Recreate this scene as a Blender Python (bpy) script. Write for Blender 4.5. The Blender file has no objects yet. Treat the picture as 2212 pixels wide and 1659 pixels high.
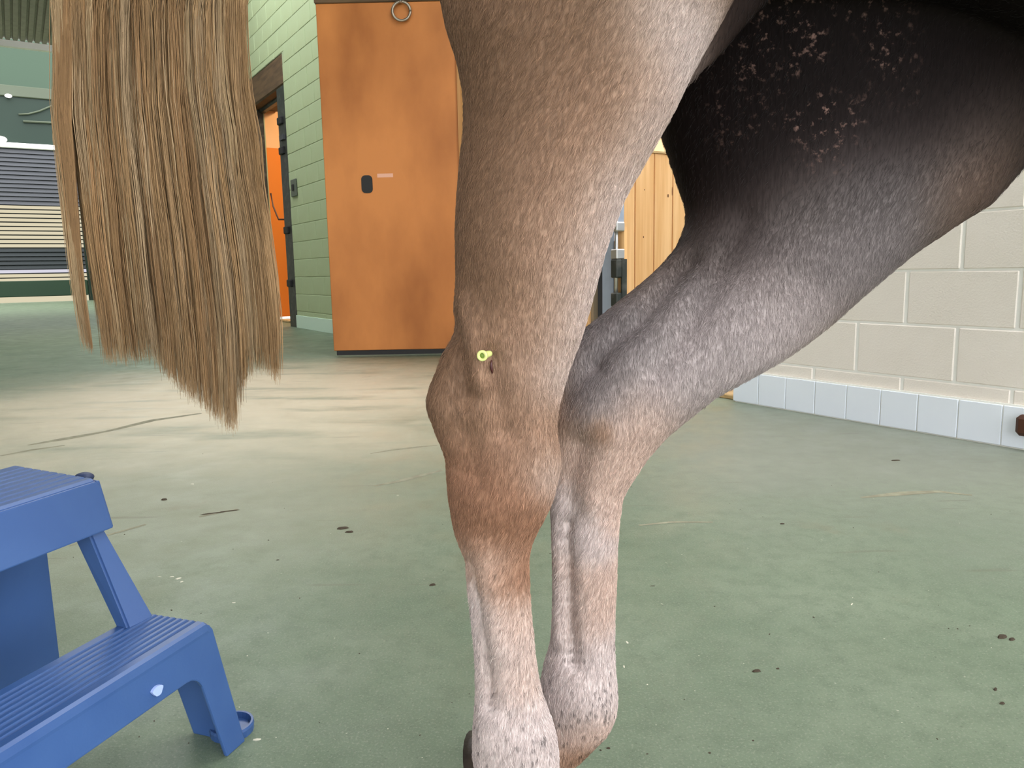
import bpy, bmesh, math, random
import numpy as np
from mathutils import Vector, Matrix
from mathutils.bvhtree import BVHTree
from mathutils.geometry import tessellate_polygon

random.seed(7)
rng = np.random.default_rng(7)
scene = bpy.context.scene
COL = scene.collection

# ------------------------------------------------------------------ camera
IW, IH, FPX = 2212, 1659, 1660.0
PITCH, ROLL, CAMH = math.radians(8.4), math.radians(1.1), 0.65
CFW = np.array([0, math.cos(PITCH), -math.sin(PITCH)])
_up = np.cross(np.array([1.0, 0, 0]), CFW)
CRT = math.cos(ROLL) * np.array([1.0, 0, 0]) - math.sin(ROLL) * _up
CUP = math.cos(ROLL) * _up + math.sin(ROLL) * np.array([1.0, 0, 0])
CO = np.array([0, 0, CAMH])
cam = bpy.data.cameras.new('camera')
cam.sensor_width = 36.0
cam.lens = FPX / IW * 36.0
cam.clip_start = 0.02
camo = bpy.data.objects.new('camera', cam)
COL.objects.link(camo)
camo.matrix_world = Matrix(((CRT[0], CUP[0], -CFW[0], CO[0]), (CRT[1], CUP[1], -CFW[1], CO[1]),
                            (CRT[2], CUP[2], -CFW[2], CO[2]), (0, 0, 0, 1)))
scene.camera = camo

# ------------------------------------------------------------------ world, light, exposure
world = bpy.data.worlds.new('world')
scene.world = world
world.use_nodes = True
wb = world.node_tree.nodes['Background']
wb.inputs[0].default_value = (0.95, 0.97, 1.0, 1)
wb.inputs[1].default_value = 4.0
scene.view_settings.view_transform = 'Standard'
scene.view_settings.look = 'None'
scene.view_settings.gamma = 1
scene.view_settings.use_curve_mapping = False
scene.view_settings.exposure = 0.42


# ------------------------------------------------------------------ helpers
def ray(x, y):
    return CFW + (x - IW / 2) / FPX * CRT - (y - IH / 2) / FPX * CUP

def at(x, y, Y):                       # point seen at pixel (x, y), standing at distance Y
    d = ray(x, y)
    return CO + d * (Y / d[1])

def onz(x, y, z):
    d = ray(x, y)
    return CO + d * ((z - CAMH) / d[2])

N = np.array([0.843, 0.538, 0.0]); N /= np.linalg.norm(N)      # out of the right wall line
U = np.array([N[1], -N[0], 0.0])                               # along it, towards the camera
Z = np.array([0, 0, 1.0])
WN = 2.9                                                       # wall line distance

def su(s, n, z):
    return U * s + N * n + Z * z

def link(o, parent=None):
    COL.objects.link(o)
    if parent is not None:
        o.parent = parent
    return o

def mesh_obj(name, verts, faces, mat=None, parent=None, smooth=False):
    me = bpy.data.meshes.new(name)
    me.from_pydata([tuple(map(float, v)) for v in verts], [], faces)
    me.update()
    if smooth:
        me.polygons.foreach_set('use_smooth', [True] * len(me.polygons))
    if mat:
        me.materials.append(mat)
    return link(bpy.data.objects.new(name, me), parent)

def bm_obj(name, bm, mat=None, parent=None, smooth=False):
    me = bpy.data.meshes.new(name)
    bmesh.ops.recalc_face_normals(bm, faces=bm.faces)
    bm.to_mesh(me); bm.free()
    if smooth:
        me.polygons.foreach_set('use_smooth', [True] * len(me.polygons))
    if mat:
        me.materials.append(mat)
    return link(bpy.data.objects.new(name, me), parent)

def tag(o, label=None, cat=None, group=None, kind=None):
    if label: o['label'] = label
    if cat: o['category'] = cat
    if group: o['group'] = group
    if kind: o['kind'] = kind
    return o

def empty(name, loc=(0, 0, 0)):
    o = bpy.data.objects.new(name, None)
    o.empty_display_size = 0.05
    COL.objects.link(o)
    o.location = loc
    return o

def add_box(bm, c, ax, ay, az, bevel=0.0):
    """box: centre c, half axes ax, ay, az (vectors)"""
    c, ax, ay, az = map(np.asarray, (c, ax, ay, az))
    vs = []
    for i in (-1, 1):
        for j in (-1, 1):
            for k in (-1, 1):
                vs.append(bm.verts.new(tuple(c + i * ax + j * ay + k * az)))
    fs = [(0, 1, 3, 2), (4, 6, 7, 5), (0, 4, 5, 1), (2, 3, 7, 6), (0, 2, 6, 4), (1, 5, 7, 3)]
    faces = [bm.faces.new([vs[i] for i in f]) for f in fs]
    if bevel > 0:
        es = set(e for f in faces for e in f.edges)
        bmesh.ops.recalc_face_normals(bm, faces=faces)
        bmesh.ops.bevel(bm, geom=list(es), offset=bevel, segments=1, affect='EDGES', profile=0.5)

def wallbox(bm, s0, s1, n0, n1, z0, z1, bevel=0.0):
    add_box(bm, su((s0 + s1) / 2, (n0 + n1) / 2, (z0 + z1) / 2), U * (s1 - s0) / 2, N * (n1 - n0) / 2, Z * (z1 - z0) / 2, bevel)

def wobj(name, s0, s1, n0, n1, z0, z1, mat, parent=None, bevel=0.0):
    bm = bmesh.new()
    wallbox(bm, s0, s1, n0, n1, z0, z1, bevel)
    return bm_obj(name, bm, mat, parent)

def rings_mesh(rings, cap=True):
    """rings: (m, k, 3) array -> verts, faces of a closed loft"""
    m, k = len(rings), len(rings[0])
    V = [p for r in rings for p in r]
    F = []
    for i in range(m - 1):
        for j in range(k):
            j2 = (j + 1) % k
            F.append((i * k + j, i * k + j2, (i + 1) * k + j2, (i + 1) * k + j))
    if cap:
        V.append(np.mean(rings[0], axis=0)); V.append(np.mean(rings[-1], axis=0))
        a, b = m * k, m * k + 1
        for j in range(k):
            j2 = (j + 1) % k
            F.append((a, j2, j)); F.append((b, (m - 1) * k + j, (m - 1) * k + j2))
    return V, F

def tube(bm, pts, radii, k=8, flat=1.0, side=None):
    """tapered tube along pts; radii number or list"""
    pts = [np.asarray(p, float) for p in pts]
    if not hasattr(radii, '__len__'):
        radii = [radii] * len(pts)
    rings = []
    for i, p in enumerate(pts):
        t = pts[min(i + 1, len(pts) - 1)] - pts[max(i - 1, 0)]
        t = t / (np.linalg.norm(t) + 1e-9)
        ref = np.asarray(side, float) if side is not None else (np.array([0, 0, 1.0]) if abs(t[2]) < 0.9 else np.array([0, 1.0, 0]))
        a = np.cross(t, ref); a /= np.linalg.norm(a)
        b = np.cross(t, a)
        rings.append([p + radii[i] * (math.cos(2 * math.pi * j / k) * a + flat * math.sin(2 * math.pi * j / k) * b) for j in range(k)])
    V, F = rings_mesh(rings)
    vs = [bm.verts.new(tuple(v)) for v in V]
    for f in F:
        try: bm.faces.new([vs[i] for i in f])
        except ValueError: pass

def interp(tab, x):
    a = np.array(tab, float)
    return np.array([np.interp(x, a[:, 0], a[:, i]) for i in range(1, a.shape[1])])

# ------------------------------------------------------------------ materials
def mat(name, color, rough=0.6, spec=0.5, metal=0.0, noise=None, bump=None, coat=0.0):
    m = bpy.data.materials.new(name)
    m.use_nodes = True
    nt = m.node_tree
    b = nt.nodes['Principled BSDF']
    b.inputs['Base Color'].default_value = (*color, 1)
    b.inputs['Roughness'].default_value = rough
    b.inputs['Specular IOR Level'].default_value = spec
    b.inputs['Metallic'].default_value = metal
    b.inputs['Coat Weight'].default_value = coat
    tc = nt.nodes.new('ShaderNodeTexCoord')
    if noise:                                    # (scale, color2, lo, hi)
        sc, c2, lo, hi = noise[:4]
        nz = nt.nodes.new('ShaderNodeTexNoise'); nz.inputs['Scale'].default_value = 1.0
        nz.inputs['Detail'].default_value = 6
        mp = nt.nodes.new('ShaderNodeMapping')
        mp.inputs['Scale'].default_value = sc if hasattr(sc, '__len__') else (sc, sc, sc)
        nt.links.new(tc.outputs['Object'], mp.inputs['Vector'])
        nt.links.new(mp.outputs[0], nz.inputs['Vector'])
        mr = nt.nodes.new('ShaderNodeMapRange')
        mr.inputs[1].default_value = lo; mr.inputs[2].default_value = hi
        nt.links.new(nz.outputs[0], mr.inputs[0])
        mx = nt.nodes.new('ShaderNodeMix'); mx.data_type = 'RGBA'
        mx.inputs[6].default_value = (*color, 1); mx.inputs[7].default_value = (*c2, 1)
        nt.links.new(mr.outputs[0], mx.inputs[0])
        nt.links.new(mx.outputs[2], b.inputs['Base Color'])
    if bump:                                     # (scale, strength, distance)
        nb = nt.nodes.new('ShaderNodeTexNoise'); nb.inputs['Scale'].default_value = bump[0]
        nb.inputs['Detail'].default_value = 4
        nt.links.new(tc.outputs['Object'], nb.inputs['Vector'])
        bp = nt.nodes.new('ShaderNodeBump'); bp.inputs['Strength'].default_value = bump[1]
        bp.inputs['Distance'].default_value = bump[2]
        nt.links.new(nb.outputs[0], bp.inputs['Height'])
        nt.links.new(bp.outputs[0], b.inputs['Normal'])
    return m

M = {}
M['block_beige'] = mat('beige painted block', (0.86, 0.79, 0.71), 0.55, 0.4, noise=(6, (0.82, 0.75, 0.665), 0.35, 0.75), bump=(160, 0.35, 0.004))
M['mortar_white'] = mat('white mortar', (0.92, 0.90, 0.85), 0.7, 0.3)
M['block_green'] = mat('green painted block', (0.43, 0.52, 0.31), 0.6, 0.35, noise=(1.5, (0.39, 0.455, 0.25), 0.35, 0.7), bump=(90, 0.2, 0.004))
M['mortar_green'] = mat('green mortar', (0.38, 0.44, 0.27), 0.7, 0.3)
M['tile'] = mat('glazed tile', (0.86, 0.91, 0.98), 0.18, 0.5, noise=(3, (0.82, 0.87, 0.96), 0.4, 0.7))
M['grout'] = mat('grout', (0.86, 0.85, 0.78), 0.7, 0.3)
M['skirting'] = mat('mint skirting', (0.62, 0.80, 0.66), 0.4, 0.4)
M['orange'] = mat('orange stained door', (0.58, 0.215, 0.05), 0.5, 0.35, noise=((2.2, 2.2, 1.1), (0.34, 0.11, 0.018), 0.36, 0.70))
M['orange_in'] = mat('orange stall boards', (0.72, 0.20, 0.02), 0.5, 0.4)
M['peach'] = mat('peach wall', (0.80, 0.46, 0.22), 0.6, 0.3)
M['rubber'] = mat('black rubber', (0.02, 0.02, 0.02), 0.6, 0.3)
M['dark_metal'] = mat('dark metal', (0.035, 0.04, 0.035), 0.45, 0.5, 0.4, noise=(14, (0.09, 0.09, 0.08), 0.5, 0.7))
M['brown_wood'] = mat('brown lintel', (0.13, 0.08, 0.04), 0.7, 0.3, noise=((3, 3, 20), (0.07, 0.045, 0.025), 0.4, 0.7))
M['steel'] = mat('steel', (0.55, 0.55, 0.54), 0.32, 0.5, 0.9)
M['ring_steel'] = mat('ring steel', (0.36, 0.31, 0.24), 0.4, 0.5, 0.8)
M['grey_post'] = mat('blue grey paint', (0.33, 0.38, 0.46), 0.5, 0.4, noise=(9, (0.27, 0.31, 0.38), 0.45, 0.7))
M['pale_wall'] = mat('pale wall', (0.62, 0.64, 0.68), 0.7, 0.3)
M['sill'] = mat('worn wooden sill', (0.62, 0.42, 0.20), 0.6, 0.3, noise=((8, 8, 30), (0.30, 0.18, 0.07), 0.4, 0.7))
M['brown_block'] = mat('rust brown', (0.075, 0.028, 0.014), 0.6, 0.3)
M['blue'] = mat('blue plastic', (0.036, 0.088, 0.245), 0.33, 0.5, noise=(9, (0.046, 0.105, 0.27), 0.45, 0.7), bump=(300, 0.05, 0.002))
M['lug'] = mat('dark blue plastic', (0.02, 0.035, 0.09), 0.5, 0.4)
M['pale_mark'] = mat('pale scuff', (0.36, 0.46, 0.78), 0.5, 0.3)
M['hub'] = mat('yellow green plastic', (0.70, 0.74, 0.26), 0.3, 0.5)
M['hub_dark'] = mat('hub bore', (0.20, 0.30, 0.06), 0.5, 0.3)
M['blood'] = mat('dried blood', (0.055, 0.008, 0.008), 0.4, 0.5)
M['roof'] = mat('roof sheet', (0.30, 0.27, 0.22), 0.6, 0.4, noise=((8, 8, 1), (0.24, 0.22, 0.18), 0.4, 0.7))
M['white_paint'] = mat('white paint', (0.80, 0.78, 0.74), 0.5, 0.4)
M['end_green'] = mat('dark green sheet', (0.009, 0.023, 0.014), 0.5, 0.3)
M['band_green'] = mat('light green sheet', (0.030, 0.060, 0.033), 0.5, 0.4)
M['beam_green'] = mat('pale green beam', (0.065, 0.08, 0.05), 0.5, 0.4)
M['slat'] = mat('grey slat', (0.055, 0.058, 0.066), 0.5, 0.3, 0.0)
M['slat_dark'] = mat('dark slat', (0.012, 0.018, 0.02), 0.5, 0.3)
M['slat_foot'] = mat('dark green foot rail', (0.015, 0.04, 0.02), 0.5, 0.4)
M['left_wall'] = mat('timber left wall', (0.34, 0.26, 0.17), 0.7, 0.3)
M['hoof'] = mat('hoof horn', (0.045, 0.032, 0.022), 0.5, 0.4, noise=((20, 20, 80), (0.02, 0.014, 0.01), 0.4, 0.7), bump=(60, 0.4, 0.004))
M['fleck'] = mat('straw and dirt flecks', (0.06, 0.045, 0.03), 0.8, 0.2)
M['scuff'] = mat('dirty scuff', (0.25, 0.235, 0.165), 0.8, 0.2, noise=(30, (0.34, 0.33, 0.23), 0.4, 0.65))
M['chip'] = mat('pale chips', (0.65, 0.62, 0.5), 0.8, 0.2)
M['strap'] = mat('brown strap', (0.07, 0.025, 0.01), 0.6, 0.3)
M['grey_plate'] = mat('dark grey plate', (0.10, 0.12, 0.09), 0.5, 0.4)
M['sticker'] = mat('pale pink tape', (0.72, 0.40, 0.28), 0.5, 0.3)
M['lamp_shell'] = mat('lamp shell', (0.6, 0.6, 0.6), 0.5, 0.4)

def glow(name, color, strength):
    m = bpy.data.materials.new(name); m.use_nodes = True
    nt = m.node_tree; nt.nodes.clear()
    e = nt.nodes.new('ShaderNodeEmission'); e.inputs[0].default_value = (*color, 1); e.inputs[1].default_value = strength
    o = nt.nodes.new('ShaderNodeOutputMaterial'); nt.links.new(e.outputs[0], o.inputs[0])
    return m
M['lamp_glow'] = glow('lamp glow', (1.0, 0.97, 0.9), 3.0)
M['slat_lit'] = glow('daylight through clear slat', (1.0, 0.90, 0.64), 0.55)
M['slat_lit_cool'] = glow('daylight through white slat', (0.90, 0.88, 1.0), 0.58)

def pine():
    m = mat('pine boards', (0.80, 0.44, 0.17), 0.5, 0.35)
    nt = m.node_tree; b = nt.nodes['Principled BSDF']
    tc = nt.nodes.new('ShaderNodeTexCoord'); mp = nt.nodes.new('ShaderNodeMapping')
    mp.inputs['Scale'].default_value = (18, 18, 0.9)
    nz = nt.nodes.new('ShaderNodeTexNoise'); nz.inputs['Scale'].default_value = 1.5; nz.inputs['Detail'].default_value = 5
    nt.links.new(tc.outputs['Object'], mp.inputs[0]); nt.links.new(mp.outputs[0], nz.inputs['Vector'])
    r = nt.nodes.new('ShaderNodeValToRGB')
    r.color_ramp.elements[0].position = 0.3; r.color_ramp.elements[0].color = (0.72, 0.38, 0.14, 1)
    r.color_ramp.elements[1].position = 0.65; r.color_ramp.elements[1].color = (0.88, 0.54, 0.25, 1)
    nt.links.new(nz.outputs[0], r.inputs[0]); nt.links.new(r.outputs[0], b.inputs['Base Color'])
    return m
M['pine'] = pine()
M['knot'] = mat('knot', (0.16, 0.06, 0.02), 0.6, 0.3)

def floor_mat():
    m = bpy.data.materials.new('worn green painted concrete'); m.use_nodes = True
    nt = m.node_tree; b = nt.nodes['Principled BSDF']
    L = nt.links.new
    def node(t, **k):
        n = nt.nodes.new(t)
        for a, v in k.items(): setattr(n, a, v)
        return n
    geo = node('ShaderNodeNewGeometry')
    def noise(scale, det=5, rough=0.55, vec=None):
        n = node('ShaderNodeTexNoise'); n.inputs['Scale'].default_value = scale
        n.inputs['Detail'].default_value = det; n.inputs['Roughness'].default_value = rough
        L(vec or geo.outputs['Position'], n.inputs['Vector']); return n
    def ramp(src, lo, hi):
        r = node('ShaderNodeMapRange'); r.inputs[1].default_value = lo; r.inputs[2].default_value = hi
        r.interpolation_type = 'SMOOTHSTEP'; L(src, r.inputs[0]); return r.outputs[0]
    def mix(f, a, c):
        x = node('ShaderNodeMix'); x.data_type = 'RGBA'
        if isinstance(f, float): x.inputs[0].default_value = f
        else: L(f, x.inputs[0])
        for i, v in ((6, a), (7, c)):
            if isinstance(v, tuple): x.inputs[i].default_value = (*v, 1)
            else: L(v, x.inputs[i])
        return x.outputs[2]
    def math_(op, a, c=None):
        x = node('ShaderNodeMath', operation=op)
        for i, v in ((0, a), (1, c)):
            if v is None: continue
            if isinstance(v, (int, float)): x.inputs[i].default_value = v
            else: L(v, x.inputs[i])
        return x.outputs[0]
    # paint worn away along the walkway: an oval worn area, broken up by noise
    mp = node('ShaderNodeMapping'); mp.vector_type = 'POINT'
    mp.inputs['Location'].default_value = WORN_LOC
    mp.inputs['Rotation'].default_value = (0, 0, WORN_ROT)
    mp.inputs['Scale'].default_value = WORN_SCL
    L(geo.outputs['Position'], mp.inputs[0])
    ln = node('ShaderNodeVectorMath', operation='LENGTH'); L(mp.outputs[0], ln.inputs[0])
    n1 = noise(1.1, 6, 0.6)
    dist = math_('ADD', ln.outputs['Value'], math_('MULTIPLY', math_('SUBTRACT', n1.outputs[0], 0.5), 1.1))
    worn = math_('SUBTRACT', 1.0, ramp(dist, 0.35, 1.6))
    # streaks swept across
    mps = node('ShaderNodeMapping'); mps.inputs['Rotation'].default_value = (0, 0, 0.5); mps.inputs['Scale'].default_value = (0.9, 3.2, 1)
    L(geo.outputs['Position'], mps.inputs[0])
    st = noise(1.5, 4, 0.5, mps.outputs[0])
    worn2 = math_('MULTIPLY', worn, ramp(st.outputs[0], 0.15, 0.5))
    base = mix(ramp(noise(2.2, 6).outputs[0], 0.35, 0.7), (0.130, 0.180, 0.112), (0.185, 0.232, 0.155))
    base = mix(math_('MULTIPLY', ramp(noise(22, 5, 0.7).outputs[0], 0.42, 0.66), 0.5), base, (0.105, 0.145, 0.090))
    grit = noise(260, 3, 0.7)
    base = mix(math_('MULTIPLY', ramp(grit.outputs[0], 0.5, 0.75), 0.55), base, (0.36, 0.37, 0.29))
    base = mix(math_('MULTIPLY', ramp(noise(170, 2, 0.6).outputs[0], 0.60, 0.72), 0.45), base, (0.06, 0.08, 0.05))
    vd = node('ShaderNodeVectorMath', operation='DISTANCE'); L(geo.outputs['Position'], vd.inputs[0]); vd.inputs[1].default_value = tuple(onz(1850, 960, 0))  # lighter grey oval by the right wall: floor reflection painted into the colour
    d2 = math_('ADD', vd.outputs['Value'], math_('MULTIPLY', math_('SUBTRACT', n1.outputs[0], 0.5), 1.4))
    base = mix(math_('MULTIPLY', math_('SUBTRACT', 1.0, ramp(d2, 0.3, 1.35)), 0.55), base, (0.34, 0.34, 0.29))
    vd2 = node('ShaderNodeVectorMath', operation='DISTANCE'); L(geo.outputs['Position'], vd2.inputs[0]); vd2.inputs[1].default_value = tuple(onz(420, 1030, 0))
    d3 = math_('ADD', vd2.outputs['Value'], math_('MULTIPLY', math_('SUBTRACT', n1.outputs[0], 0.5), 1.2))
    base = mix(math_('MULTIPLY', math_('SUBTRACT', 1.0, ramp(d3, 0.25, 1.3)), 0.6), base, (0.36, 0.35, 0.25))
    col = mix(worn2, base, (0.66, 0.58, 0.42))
    # brown dirty stains
    dn = noise(1.7, 7, 0.65)
    col = mix(math_('MULTIPLY', ramp(dn.outputs[0], 0.60, 0.74), 0.35), col, (0.22, 0.17, 0.10))
    # thin dark scratches
    mps2 = node('ShaderNodeMapping'); mps2.inputs['Rotation'].default_value = (0, 0, 0.45); mps2.inputs['Scale'].default_value = (1.2, 14, 1)
    L(geo.outputs['Position'], mps2.inputs[0])
    sc = noise(2.1, 3, 0.45, mps2.outputs[0])
    col = mix(math_('MULTIPLY', ramp(sc.outputs[0], 0.69, 0.72), 0.35), col, (0.13, 0.12, 0.08))
    L(col, b.inputs['Base Color'])
    b.inputs['Roughness'].default_value = 0.5
    L(ramp(noise(7, 5).outputs[0], -0.6, 1.7), b.inputs['Roughness'])
    b.inputs['Specular IOR Level'].default_value = 0.4
    bp = node('ShaderNodeBump'); bp.inputs['Strength'].default_value = 0.25; bp.inputs['Distance'].default_value = 0.003
    L(grit.outputs[0], bp.inputs['Height']); L(bp.outputs[0], b.inputs['Normal'])
    return m
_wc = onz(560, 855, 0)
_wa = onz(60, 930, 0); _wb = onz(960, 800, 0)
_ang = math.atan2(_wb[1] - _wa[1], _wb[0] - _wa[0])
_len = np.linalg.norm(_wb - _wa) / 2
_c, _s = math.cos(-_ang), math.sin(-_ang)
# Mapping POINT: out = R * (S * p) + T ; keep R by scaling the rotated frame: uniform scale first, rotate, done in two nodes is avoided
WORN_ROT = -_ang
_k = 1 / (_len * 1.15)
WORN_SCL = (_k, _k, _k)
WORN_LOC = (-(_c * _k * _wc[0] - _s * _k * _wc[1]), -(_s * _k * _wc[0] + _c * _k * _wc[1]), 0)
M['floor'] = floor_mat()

# ================================================================== SETTING
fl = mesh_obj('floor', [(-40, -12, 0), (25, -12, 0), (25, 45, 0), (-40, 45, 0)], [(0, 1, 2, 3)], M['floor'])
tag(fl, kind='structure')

COURSE, BL = 0.207, 0.4
def block_wall(name, s0, s1, z0, nrow, phase, mb, mm, holes=(), zmin_row=0, back=0.2, jv=0.013, jh=0.008):
    """mortar body with single blocks standing proud of it"""
    bm = bmesh.new()
    proud = 0.004
    # body is split around holes
    ztop = nrow * COURSE
    if not holes:
        wallbox(bm, s0, s1, WN + proud, WN + back, z0, ztop)
    else:
        h0, h1, hz = holes[0]
        wallbox(bm, s0, h0, WN + proud, WN + back, z0, ztop)
        wallbox(bm, h1, s1, WN + proud, WN + back, z0, ztop)
        wallbox(bm, h0, h1, WN + proud, WN + back, hz, ztop)
    body = bm_obj(name, bm, mm)
    tag(body, kind='structure')
    cache = {}
    for r in range(nrow):
        ph = phase + (0.5 * BL if r % 2 else 0)
        k0 = math.floor((s0 - ph) / BL)
        s = ph + k0 * BL
        while s < s1:
            a, b = max(s, s0), min(s + BL, s1)
            segs = [(a, b, r * COURSE, (r + 1) * COURSE)]
            for h0, h1, hz in holes:
                out = []
                for (p, q, u, v) in segs:
                    if v <= hz:                      # beside the opening
                        if q <= h0 or p >= h1: out.append((p, q, u, v))
                        else:
                            if p < h0 - 0.03: out.append((p, h0, u, v))
                            if q > h1 + 0.03: out.append((h1, q, u, v))
                    else:
                        out.append((p, q, max(u, hz) if (q > h0 and p < h1) else u, v))
                segs = out
            for (p, q, u, v) in segs:
                if q - p < 0.03 or v - u < 0.03: continue
                key = (round(q - p, 3), round(v - u, 3))
                if key not in cache:
                    bmx = bmesh.new()
                    add_box(bmx, (0, 0, 0), (((q - p) - jv) / 2, 0, 0), (0, 0.011, 0), (0, 0, ((v - u) - jh) / 2), 0.0035)
                    me = bpy.data.meshes.new('brick'); bmesh.ops.recalc_face_normals(bmx, faces=bmx.faces); bmx.to_mesh(me); bmx.free()
                    me.materials.append(mb); cache[key] = me
                o = bpy.data.objects.new('brick', cache[key])
                link(o, body)
                o.matrix_world = Matrix(((U[0], N[0], 0, 0), (U[1], N[1], 0, 0), (0, 0, 1, 0), (0, 0, 0, 1)))
                o.location = su((p + q) / 2, WN + 0.011 + rng.uniform(-0.001, 0.001), (u + v) / 2)
            s += BL
    return body

S_END = -2.517                                             # left end of the beige wall
# vertical joints measured at s (row 1 has a joint there)
def s_of(x, y, off=WN):
    d = ray(x, y); t = (off - CO @ N) / (d @ N)
    return float((CO + t * d) @ U)
J = s_of(1850, 760)                                        # joint in course index 1
wall_r = block_wall('wall_right', S_END, 0.3, 0.0, 15, J + 0.5 * BL, M['block_beige'], M['mortar_white'])
# glazed tile skirting, one object per tile
TILE = 0.152
bm = bmesh.new(); wallbox(bm, S_END, 0.3, WN - 0.010, WN - 0.0005, 0.0, 0.1545)
skirt = bm_obj('baseboard_right', bm, M['grout']); tag(skirt, kind='structure')
bmx = bmesh.new(); add_box(bmx, (0, 0, 0), ((TILE - 0.005) / 2, 0, 0), (0, 0.004, 0), (0, 0, 0.0715), 0.0015)
tme = bpy.data.meshes.new('tile'); bmesh.ops.recalc_face_normals(bmx, faces=bmx.faces); bmx.to_mesh(tme); bmx.free(); tme.materials.append(M['tile'])
s = s_of(1643, 835) - TILE
while s < 0.15:
    if s >= S_END - 0.02:
        o = bpy.data.objects.new('tile', tme); link(o, skirt)
        o.matrix_world = Matrix(((U[0], N[0], 0, 0), (U[1], N[1], 0, 0), (0, 0, 1, 0), (0, 0, 0, 1)))
        o.location = su(s + TILE / 2, WN - 0.0125, 0.0765)
    s += TILE

# green stall wall with the dark framed doorway
GS1 = -7.55
DW0, DW1, DWZ = -11.04, -9.45, 3.24
wall_g = block_wall('wall_rear', -12.35, GS1, 0.0, 21, -9.45 - 0.13, M['block_green'], M['mortar_green'], holes=((DW0, DW1, DWZ),), jv=0.008, jh=0.008)
bm = bmesh.new(); wallbox(bm, DW1, GS1, WN - 0.014, WN - 0.0005, 0, 0.155, 0.003)
tag(bm_obj('baseboard_rear', bm, M['skirting']), kind='structure')
tag(wobj('wall_far', -27.0, -12.35, WN, WN + 0.2, 0, 4.35, M['block_green']), kind='structure')
# wall between the green wall and the open stall doorway: boarded stall front
front = wobj('wall_stall_front', GS1, -3.66, WN + 0.03, WN + 0.2, 0, 4.35, M['left_wall']); tag(front, kind='structure')
bmx = bmesh.new(); add_box(bmx, (0, 0, 0), (0.069, 0, 0), (0, 0.012, 0), (0, 0, 1.1), 0.004)
bme = bpy.data.meshes.new('plank'); bmesh.ops.recalc_face_normals(bmx, faces=bmx.faces); bmx.to_mesh(bme); bmx.free(); bme.materials.append(M['pine'])
for k in range(11):
    o = bpy.data.objects.new('plank', bme); link(o, front)
    o.matrix_world = Matrix(((U[0], N[0], 0, 0), (U[1], N[1], 0, 0), (0, 0, 1, 0), (0, 0, 0, 1)))
    o.location = su(-3.75 - 0.142 * k, WN + 0.018, 1.13)
# over the open doorway
tag(wobj('wall_over_door', -3.66, S_END, WN, WN + 0.2, 2.5, 4.35, M['pale_wall']), kind='structure')

# ---- the stall seen through the doorway between the legs: boarded partition, pale back wall
PS = -3.66
def n_of(x, y, s=PS):
    d = ray(x, y); t = (s - CO @ U) / (d @ U)
    P = CO + t * d
    return float(P @ N), float(P[2])
n1, _ = n_of(1372, 500); n2, _ = n_of(1415, 500); n3, ztop = n_of(1420, 331)
PITCHB = (n_of(1453, 500)[0] - n1) / 2
part = wobj('wall_partition', PS - 0.06, PS - 0.02, WN + 0.2, WN + 3.4, 0, ztop, M['pine']); tag(part, kind='structure')
for k in range(-2, 16):
    a = n1 + k * PITCHB; b = a + PITCHB
    a = max(a, WN + 0.2)
    if b - a < 0.03 or b > WN + 3.4: continue
    bm = bmesh.new(); wallbox(bm, PS - 0.02, PS, a + 0.003, b - 0.003, 0.0, ztop, 0.004)
    bo = bm_obj('plank', bm, M['pine'], part)
tag(wobj('trim_1', PS - 0.07, PS + 0.008, WN + 0.2, WN + 3.4, ztop, ztop + 0.012, M['sill']), kind='structure')
def disc_on_partition(x, y, rx, rz):
    nn, zz = n_of(x, y)
    bm = bmesh.new()
    pts = [su(PS + 0.0008, nn + rx * math.cos(t), zz + rz * math.sin(t)) for t in np.linspace(0, 2 * math.pi, 12, endpoint=False)]
    top = [bm.verts.new(tuple(p)) for p in pts]; bot = [bm.verts.new(tuple(p - U * 0.004)) for p in pts]
    bm.faces.new(top); bm.faces.new(bot[::-1])
    for i in range(12): bm.faces.new((top[i], bot[i], bot[(i + 1) % 12], top[(i + 1) % 12]))
    return bm
for kx, ky, rx, rz in ((1443, 423, .006, .011), (1452, 413, .003, .028), (1390, 512, .004, .006), (1392, 410, .003, .004)):
    bm_obj('knot', disc_on_partition(kx, ky, rx, rz), M['knot'], part)
tag(wobj('wall_stall_back', -5.6, 0.2, WN + 3.4, WN + 3.5, 0, 4.35, M['pale_wall']), kind='structure')
tag(wobj('wall_stall_side', 0.0, 0.1, WN + 0.2, WN + 3.4, 0, 4.35, M['pale_wall']), kind='structure')
# steel door post with a drop bolt
post = empty('door_post', su(-3.55, WN + 0.03, 0))
inv = post.matrix_world
def child(o):
    o.parent = post; o.matrix_parent_inverse = Matrix.Translation(post.location).inverted(); return o
bpy.context.view_layer.update()
child(wobj('web', -3.655, -3.525, WN + 0.06, WN + 0.075, 0, 2.5, M['slat'])); child(wobj('flange', -3.53, -3.43, WN - 0.01, WN + 0.075, 0, 2.5, M['grey_post'], bevel=0.004))
tag(post, 'blue-grey steel door post seen between the horse\'s legs', 'post')
bolt = empty('drop_bolt', su(-3.39, WN + 0.02, 0.7))
def bchild(o):
    o.parent = bolt; o.matrix_parent_inverse = Matrix.Translation(bolt.location).inverted(); return o
bpy.context.view_layer.update()
SB = s_of(1340, 560)
def zs(y): return float(plane_pt(1340, y)[2])
def plane_pt(x, y, off=WN):
    d = ray(x, y); t = (off - CO @ N) / (d @ N); return CO + t * d
bchild(wobj('guide_strip', SB - 0.040, SB - 0.030, WN - 0.015, WN + 0.02, 0.05, zs(520), M['dark_metal']))
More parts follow.
